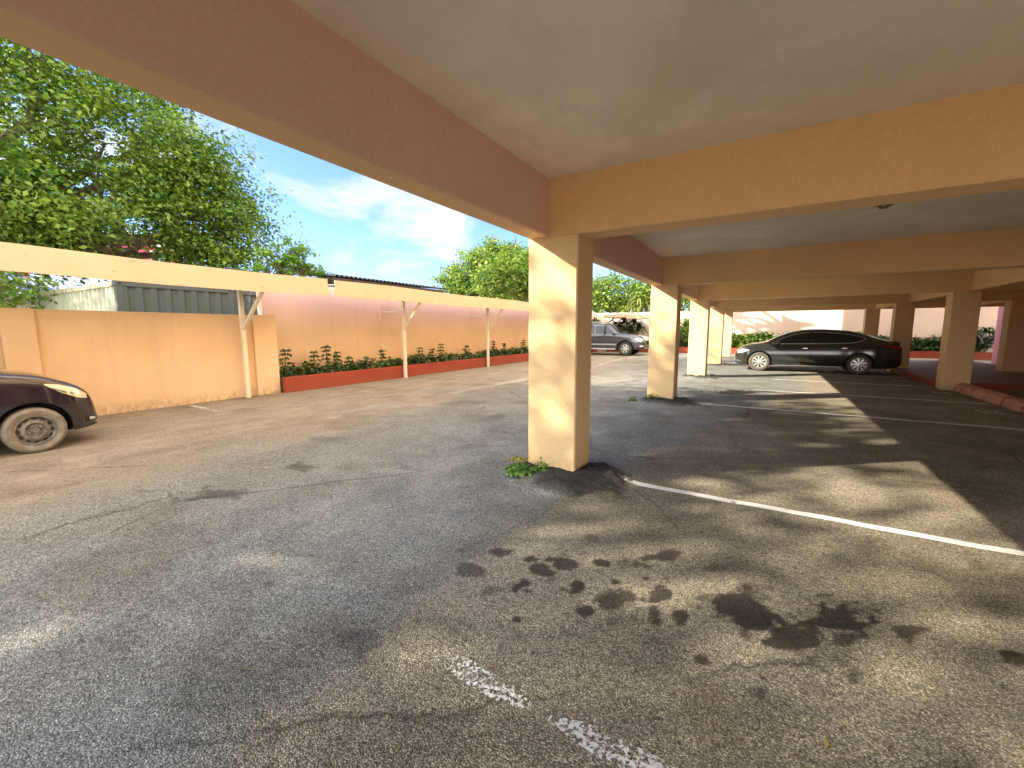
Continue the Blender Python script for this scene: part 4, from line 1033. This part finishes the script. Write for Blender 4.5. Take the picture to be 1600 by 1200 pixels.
def wheel(parent, x, y, r, sg, kind):
    tw = 0.20
    w_ = bpy.data.objects.new('wheel', None); link(w_, parent); w_.location = (x, y, r); w_.empty_display_size = .1
    ri = r*(0.66 if kind != 'suv' else 0.60)
    ty = MB(); o = sg*tw/2
    ty.lathe([(ri, o*.9), (ri+.012, o), (r*.86, o*1.04), (r*.965, o*.86), (r, o*.55), (r, -o*.55), (r*.965, -o*.9), (ri, -o*.9)], 44)
    ty.build('tyre', {'steel': M['dusty_tyre'], 'suv': M['tyre'], 'alloy': M['grey_tyre']}[kind], w_, smooth=True, world=False)
    rm = MB()
    if kind == 'steel':
        rm.lathe([(ri+.004, o*.93), (ri-.012, o*.95), (ri-.022, o*.70), (ri*.82, o*.55), (ri*.70, o*.72), (ri*.50, o*.80), (ri*.42, o*.62), (ri*.20, o*.62), (ri*.17, o*.86), (0, o*.88)], 44)
        rm.build('rim', M['steel'], w_, smooth=True, world=False)
        h_ = MB()
        for k in range(12):
            a = 2*math.pi*k/12; cx_, cz_ = ri*.76*math.cos(a), ri*.76*math.sin(a)
            vv = []; 
            for j in range(10):
                b = 2*math.pi*j/10; p = .021*math.cos(b); q = .016*math.sin(b)
                rr_ = ri*.76+q
                vv.append((rr_*math.cos(a+p/ri*1.3), o*(.655-.35*q/.03*.2)+sg*.004, rr_*math.sin(a+p/ri*1.3)))
            h_.add(vv, [tuple(range(10))])
        h_.build('vent_holes', M['black'], w_, world=False)
        n_ = MB()
        for k in range(4):
            a = 2*math.pi*k/4+.5
            n_.box(ri*.31*math.cos(a)-.011, ri*.31*math.cos(a)+.011, min(o*.6, o*.78), max(o*.6, o*.78), ri*.31*math.sin(a)-.011, ri*.31*math.sin(a)+.011)
        n_.build('lug_nuts', M['steel'], w_, world=False, bevel=.003)
    else:
        rm.lathe([(ri+.006, o*.92), (ri-.008, o*.96), (ri-.02, o*.78), (ri-.024, o*.2)], 44)
        ns = 9 if kind == 'alloy' else 6
        for k in range(ns):
            a = 2*math.pi*k/ns
            wd0, wd1 = (.026, .018) if kind == 'alloy' else (.045, .036)
            for (da) in ((-.10, .10) if kind == 'alloy' else (0.0,)):
                ca, sa = math.cos(a+da*.55), math.sin(a+da*.55); c1, s1 = math.cos(a+da), math.sin(a+da)
                w0 = wd0*.5 if kind == 'alloy' else wd0
                r0, r1 = ri*.20, ri-.012
                pts = []
                for (rr_, c2, s2, ww, yy) in ((r0, ca, sa, w0, .90), (r1, c1, s1, wd1 if kind != 'alloy' else wd1*.8, .82)):
                    for sgn in (-1, 1):
                        pts.append((rr_*c2-sgn*ww*s2, o*yy, rr_*s2+sgn*ww*c2)); pts.append((rr_*c2-sgn*ww*s2, o*(yy-.22), rr_*s2+sgn*ww*c2))
                rm.add(pts, [(0, 2, 6, 4), (0, 4, 5, 1), (2, 3, 7, 6), (1, 5, 7, 3), (0, 1, 3, 2), (4, 6, 7, 5)])
        rm.lathe([(ri*.30, o*.70), (ri*.27, o*.90), (ri*.12, o*.96), (0, o*.96)], 24)
        rm.build('rim', M['alloy'], w_, smooth=True, world=False)
        b_ = MB(); b_.lathe([(ri-.02, o*.35), (0, o*.35)], 30); b_.build('brake_disc', M['black'], w_, world=False)
    return w_

def seam(B, car, x, z0, z1, lean=0.0):
    B.side_panel('door_seam', [(x-.004, z0), (x+.004, z0)], [(x-.004+lean, z1), (x+.004+lean, z1)], M['black'], car, off=.0025, nx=2, nz=10)
def handle(B, car, x, z, mat, L=.17):
    for sg in (1, -1):
        y = B.side(x, z); m = MB()
        m.tube([(x-L/2, sg*(y+.004), z), (x-L/2+.02, sg*(y+.03), z+.004), (x+L/2-.02, sg*(y+.03), z+.004), (x+L/2, sg*(y+.004), z)], [.010, .013, .013, .010], 8)
        m.build('door_handle', mat, car, smooth=True, world=False)
def mirror(B, car, x, z, mat, s=1.0):
    for sg in (1, -1):
        y = B.side(x, z-.05)
        m = MB(); vv = []; ff = []
        for i, (dx, h, wd) in enumerate(((-.05, .055, .075), (-.02, .072, .10), (.03, .062, .09), (.07, .03, .05))):
            for k in range(12):
                a = 2*math.pi*k/12; vv.append((x+dx*s, sg*(y+.11*s)+wd*s*math.cos(a), z+h*s*math.sin(a)))
        for i in range(3):
            for k in range(12): ff.append((i*12+k, i*12+(k+1) % 12, (i+1)*12+(k+1) % 12, (i+1)*12+k))
        ff += [tuple(range(12)), tuple(range(36, 48))]
        m.add(vv, ff); m.bar((x, sg*(y-.02), z-.05), (x, sg*(y+.06), z-.02), .05, .03)
        m.build('side_mirror', mat, car, smooth=True, world=False)

# --- black sedan -------------------------------------------------------------
sed = thing('sedan', 'black four door sedan parked under the building with its nose to the left', 'car', (-0.17, 17.72, 0), math.pi)
ST = [(-3.76, .42, .70, .62, .58, .46, .68), (-3.73, .32, .90, .78, .70, .58, .87), (-3.62, .24, 1.045, .90, .79, .64, 1.02), (-3.40, .20, 1.075, .94, .84, .66, 1.045), (-3.1, .19, 1.17, .95, .865, .62, 1.12),
      (-2.75, .19, 1.30, .96, .875, .58, 1.245), (-2.3, .19, 1.40, .95, .88, .57, 1.345), (-1.65, .19, 1.435, .935, .88, .575, 1.385), (-1.25, .19, 1.42, .925, .88, .58, 1.365), (-.9, .19, 1.345, .915, .88, .60, 1.285),
      (-.5, .19, 1.19, .905, .88, .64, 1.125), (-.22, .19, 1.035, .90, .88, .68, .99), (-.02, .19, .975, .89, .88, .70, .945), (.3, .19, .92, .85, .87, .68, .89), (.55, .20, .84, .77, .83, .62, .81), (.70, .22, .74, .68, .73, .55, .715), (.77, .30, .62, .57, .58, .45, .60)]
B = Body(ST)
B.mesh('body', [M['sedan_paint'], M['black']], sed, [(0, .325, .375, .88), (-2.7, .325, .375, .88)])
hi = [(-2.84, 1.13), (-2.62, 1.205), (-2.3, 1.275), (-1.65, 1.325), (-1.2, 1.30), (-.85, 1.215), (-.55, 1.07), (-.33, .955)]
lo = [(-2.84, 1.115), (-2.62, 1.02), (-2.4, .985), (-1.65, .965), (-.85, .95), (-.33, .94)]
B.side_panel('side_window', [p for p in lo if True], hi, M['glass'], sed, nx=50)
B.side_panel('window_trim', [(p[0], p[1]-.014) for p in lo], [(p[0], p[1]+.006) for p in lo], M['chrome'], sed, off=.007, nx=50, nz=2)
B.side_panel('window_trim', [(p[0], p[1]-.004) for p in hi], [(p[0], p[1]+.010) for p in hi], M['chrome'], sed, off=.005, nx=50, nz=2)
B.side_panel('door_pillar', [(-1.47, .955), (-1.40, .955)], [(-1.47, 1.33), (-1.42, 1.33)], M['black'], sed, off=.0065, nx=3)
B.top_panel('windscreen', -.93, -.20, lambda f_: .52+.10*f_, M['glass'], sed, bow=.10)
B.top_panel('rear_window', -3.18, -2.42, lambda f_: .54-.02*f_, M['glass'], sed, bow=-.06)
for x, ln in ((-.36, .02), (-1.43, .0), (-2.42, -.16)): seam(B, sed, x, .30, .93, ln)
B.side_panel('door_seam', [(-2.42, .292), (-.36, .292)], [(-2.42, .30), (-.36, .30)], M['black'], sed, off=.0025, nz=1)
handle(B, sed, -1.27, .80, M['chrome']); handle(B, sed, -2.30, .82, M['chrome'])
mirror(B, sed, -.52, .995, M['sedan_paint'])
B.side_panel('headlight', [(.34, .70), (.46, .645), (.60, .61), (.68, .60)], [(.34, .715), (.46, .745), (.60, .725), (.68, .69)], M['lamp'], sed, off=.006, nx=14)
B.side_panel('fog_lamp', [(.55, .31), (.72, .32)], [(.55, .33), (.72, .385)], M['chrome'], sed, off=.006, nx=6, nz=2)
B.side_panel('tail_light', [(-3.70, .80), (-3.55, .83), (-3.25, .91)], [(-3.70, .90), (-3.55, .925), (-3.25, .925)], M['tail'], sed, off=.006, nx=10)
B.side_panel('sill_trim', [(-2.28, .215), (-.42, .215)], [(-2.28, .232), (-.42, .232)], M['chrome'], sed, off=.004, nz=1)
m = MB(); m.box(.772, .785, -.42, .42, .44, .58); m.build('grille', M['chrome'], sed, world=False, bevel=.01)
m = MB(); m.box(.776, .79, -.26, .26, .33, .43); m.build('number_plate', M['plate'], sed, world=False)
for x in (0, -2.7):
    for sg in (1, -1): wheel(sed, x, sg*.765, .322, sg, 'alloy')

# --- grey SUV ---------------------------------------------------------------
suv = thing('suv', 'grey four wheel drive SUV parked at the far corner, nose to the right', 'car', (-6.62, 24.02, 0), 0)
ST = [(-3.78, .55, 1.0, .9, .70, .60, .98), (-3.74, .45, 1.50, 1.05, .84, .68, 1.45), (-3.55, .40, 1.72, 1.12, .91, .70, 1.67), (-3.0, .36, 1.79, 1.15, .94, .71, 1.745), (-2.0, .34, 1.81, 1.16, .945, .71, 1.765), (-1.3, .34, 1.80, 1.16, .945, .71, 1.75), (-.98, .34, 1.73, 1.16, .945, .72, 1.68),
      (-.7, .34, 1.52, 1.155, .945, .74, 1.45), (-.45, .34, 1.30, 1.15, .94, .78, 1.245), (-.2, .34, 1.235, 1.13, .94, .80, 1.20), (.3, .34, 1.19, 1.09, .93, .78, 1.155), (.62, .35, 1.13, 1.02, .90, .74, 1.095), (.86, .36, 1.02, .92, .83, .68, .985), (.97, .38, .86, .80, .74, .60, .84), (1.02, .44, .72, .66, .62, .5, .70)]
B = Body(ST)
B.mesh('body', [M['suv_paint'], M['black']], suv, [(0, .40, .46, .94), (-2.79, .40, .46, .94)])
B.side_panel('side_window', [(-1.72, 1.20), (-.62, 1.19)], [(-1.72, 1.63), (-1.12, 1.63), (-.62, 1.26)], M['glass'], suv, nx=24)
B.side_panel('side_window', [(-2.68, 1.21), (-1.80, 1.20)], [(-2.68, 1.62), (-1.80, 1.63)], M['glass'], suv, nx=16)
B.side_panel('side_window', [(-3.5, 1.24), (-2.78, 1.215)], [(-3.5, 1.57), (-2.78, 1.615)], M['glass'], suv, nx=12)
B.top_panel('windscreen', -1.0, -.42, lambda f_: .66+.09*f_, M['glass'], suv, bow=.10)
for x in (-.60, -1.76, -2.74): seam(B, suv, x, .45, 1.17)
handle(B, suv, -1.55, 1.02, M['suv_paint']); handle(B, suv, -2.58, 1.03, M['suv_paint'])
mirror(B, suv, -.66, 1.25, M['suv_paint'], 1.25)
B.side_panel('side_moulding', [(-2.3, .58), (-.5, .58)], [(-2.3, .66), (-.5, .66)], M['grey_trim'], suv, off=.012, nz=2)
for sg in (1, -1): MB().box(-2.30, -.52, sg*.90-.09, sg*.90+.09, .33, .385).build('side_step', M['alloy'], suv, world=False, bevel=.012)
B.side_panel('headlight', [(.52, .92), (.66, .80), (.90, .74)], [(.52, .96), (.66, .99), (.90, .90)], M['lamp'], suv, off=.008, nx=12)
B.side_panel('fog_lamp', [(.78, .50), (.95, .50)], [(.78, .57), (.95, .60)], M['lamp'], suv, off=.008, nx=6, nz=2)
B.side_panel('lower_bumper', [(.50, .36), (.96, .385)], [(.50, .46), (.96, .47)], M['black'], suv, off=.006, nx=12, nz=3)
m = MB(); m.box(1.0, 1.035, -.40, .40, .58, .84)
m.build('grille', M['chrome'], suv, world=False, bevel=.02)
for sg in (1, -1):
    m = MB(); m.tube([(-3.2, sg*.62, 1.80), (-3.1, sg*.62, 1.855), (-1.5, sg*.62, 1.865), (-1.35, sg*.62, 1.82)], .017, 8)
    m.build('roof_rail', M['alloy'], suv, smooth=True, world=False)
for x in (0, -2.79):
    for sg in (1, -1): wheel(suv, x, sg*.82, .385, sg, 'suv')

# --- small dark hatchback, cut by the left edge ---------------------------------
hat = thing('hatchback', 'dusty dark plum hatchback with a steel wheel, cut off by the left picture edge', 'car', (-8.06, 1.30, 0), R_(90))
ST = [(-2.92, .45, .80, .70, .60, .50, .78), (-2.88, .32, 1.15, .86, .72, .56, 1.1), (-2.75, .26, 1.34, .92, .765, .55, 1.29), (-2.3, .2, 1.41, .94, .78, .54, 1.36), (-1.5, .19, 1.44, .94, .785, .54, 1.395), (-1.0, .19, 1.41, .935, .785, .545, 1.36), (-.65, .19, 1.24, .93, .785, .58, 1.18),
      (-.32, .19, 1.03, .92, .785, .63, .985), (-.12, .19, .975, .905, .785, .65, .945), (.10, .19, .925, .865, .78, .635, .895), (.26, .19, .855, .80, .76, .60, .83), (.42, .19, .765, .725, .70, .54, .745), (.53, .20, .66, .62, .61, .46, .645), (.59, .21, .50, .46, .54, .40, .49), (.62, .23, .36, .32, .47, .34, .35)]
B = Body(ST, 110)
B.mesh('body', [M['hatch_paint'], M['black']], hat, [(0, .272, .325, .785), (-2.25, .272, .325, .785)])
B.side_panel('side_window', [(-1.25, .96), (-.40, .945)], [(-1.25, 1.31), (-.95, 1.27), (-.40, .985)], M['glass'], hat, nx=20)
B.side_panel('side_window', [(-2.35, .99), (-1.33, .965)], [(-2.35, 1.24), (-1.9, 1.31), (-1.33, 1.315)], M['glass'], hat, nx=20)
B.side_panel('quarter_glass', [(-.37, .930), (-.17, .905)], [(-.37, .975), (-.17, .91)], M['glass'], hat, nx=8, nz=2)
B.top_panel('windscreen', -.98, -.34, lambda f_: .48+.09*f_, M['glass'], hat, bow=.08)
B.top_panel('bonnet_cowl', -.33, -.19, lambda f_: .56+.02*f_, M['black'], hat, bow=.06, nx=3, off=.006)
for x, ln in ((-.33, .02), (-1.29, .0)): seam(B, hat, x, .30, .93, ln)
handle(B, hat, -1.1, .80, M['hatch_paint']); mirror(B, hat, -.50, 1.0, M['hatch_paint'])
B.side_panel('headlight', [(.115, .792), (.24, .690), (.40, .600), (.50, .572)], [(.115, .805), (.24, .782), (.40, .715), (.50, .632)], M['lamp_yellow'], hat, off=.007, nx=18, nz=6)
B.side_panel('lamp_reflector', [(.33, .662), (.36, .640), (.40, .632), (.435, .640)], [(.33, .672), (.36, .700), (.40, .690), (.435, .652)], M['chrome'], hat, off=.010, nx=10, nz=4)
B.side_panel('lamp_bezel', [(.18, .735), (.30, .665)], [(.18, .750), (.30, .690)], M['steel'], hat, off=.009, nx=8, nz=2)
B.side_panel('bumper_seam', [(.245, .50), (.253, .50)], [(.285, .655), (.293, .655)], M['black'], hat, off=.003, nx=2)
B.side_panel('bonnet_seam', [(-.33, .918), (-.05, .875), (.12, .800)], [(-.33, .925), (-.05, .882), (.12, .807)], M['black'], hat, off=.003, nx=16, nz=1)
B.side_panel('fog_lamp_recess', [(.46, .28), (.60, .27)], [(.46, .36), (.60, .33)], M['black'], hat, off=.005, nx=6, nz=2)
B.side_panel('fog_lamp', [(.50, .295), (.57, .29)], [(.50, .335), (.57, .32)], M['lamp'], hat, off=.008, nx=4, nz=2)
B.side_panel('bumper_lip', [(.33, .195), (.60, .215)], [(.33, .215), (.60, .245)], M['black'], hat, off=.004, nx=10, nz=2)
for x in (0, -2.25):
    for sg in (1, -1): wheel(hat, x, sg*.685, .268, sg, 'steel')
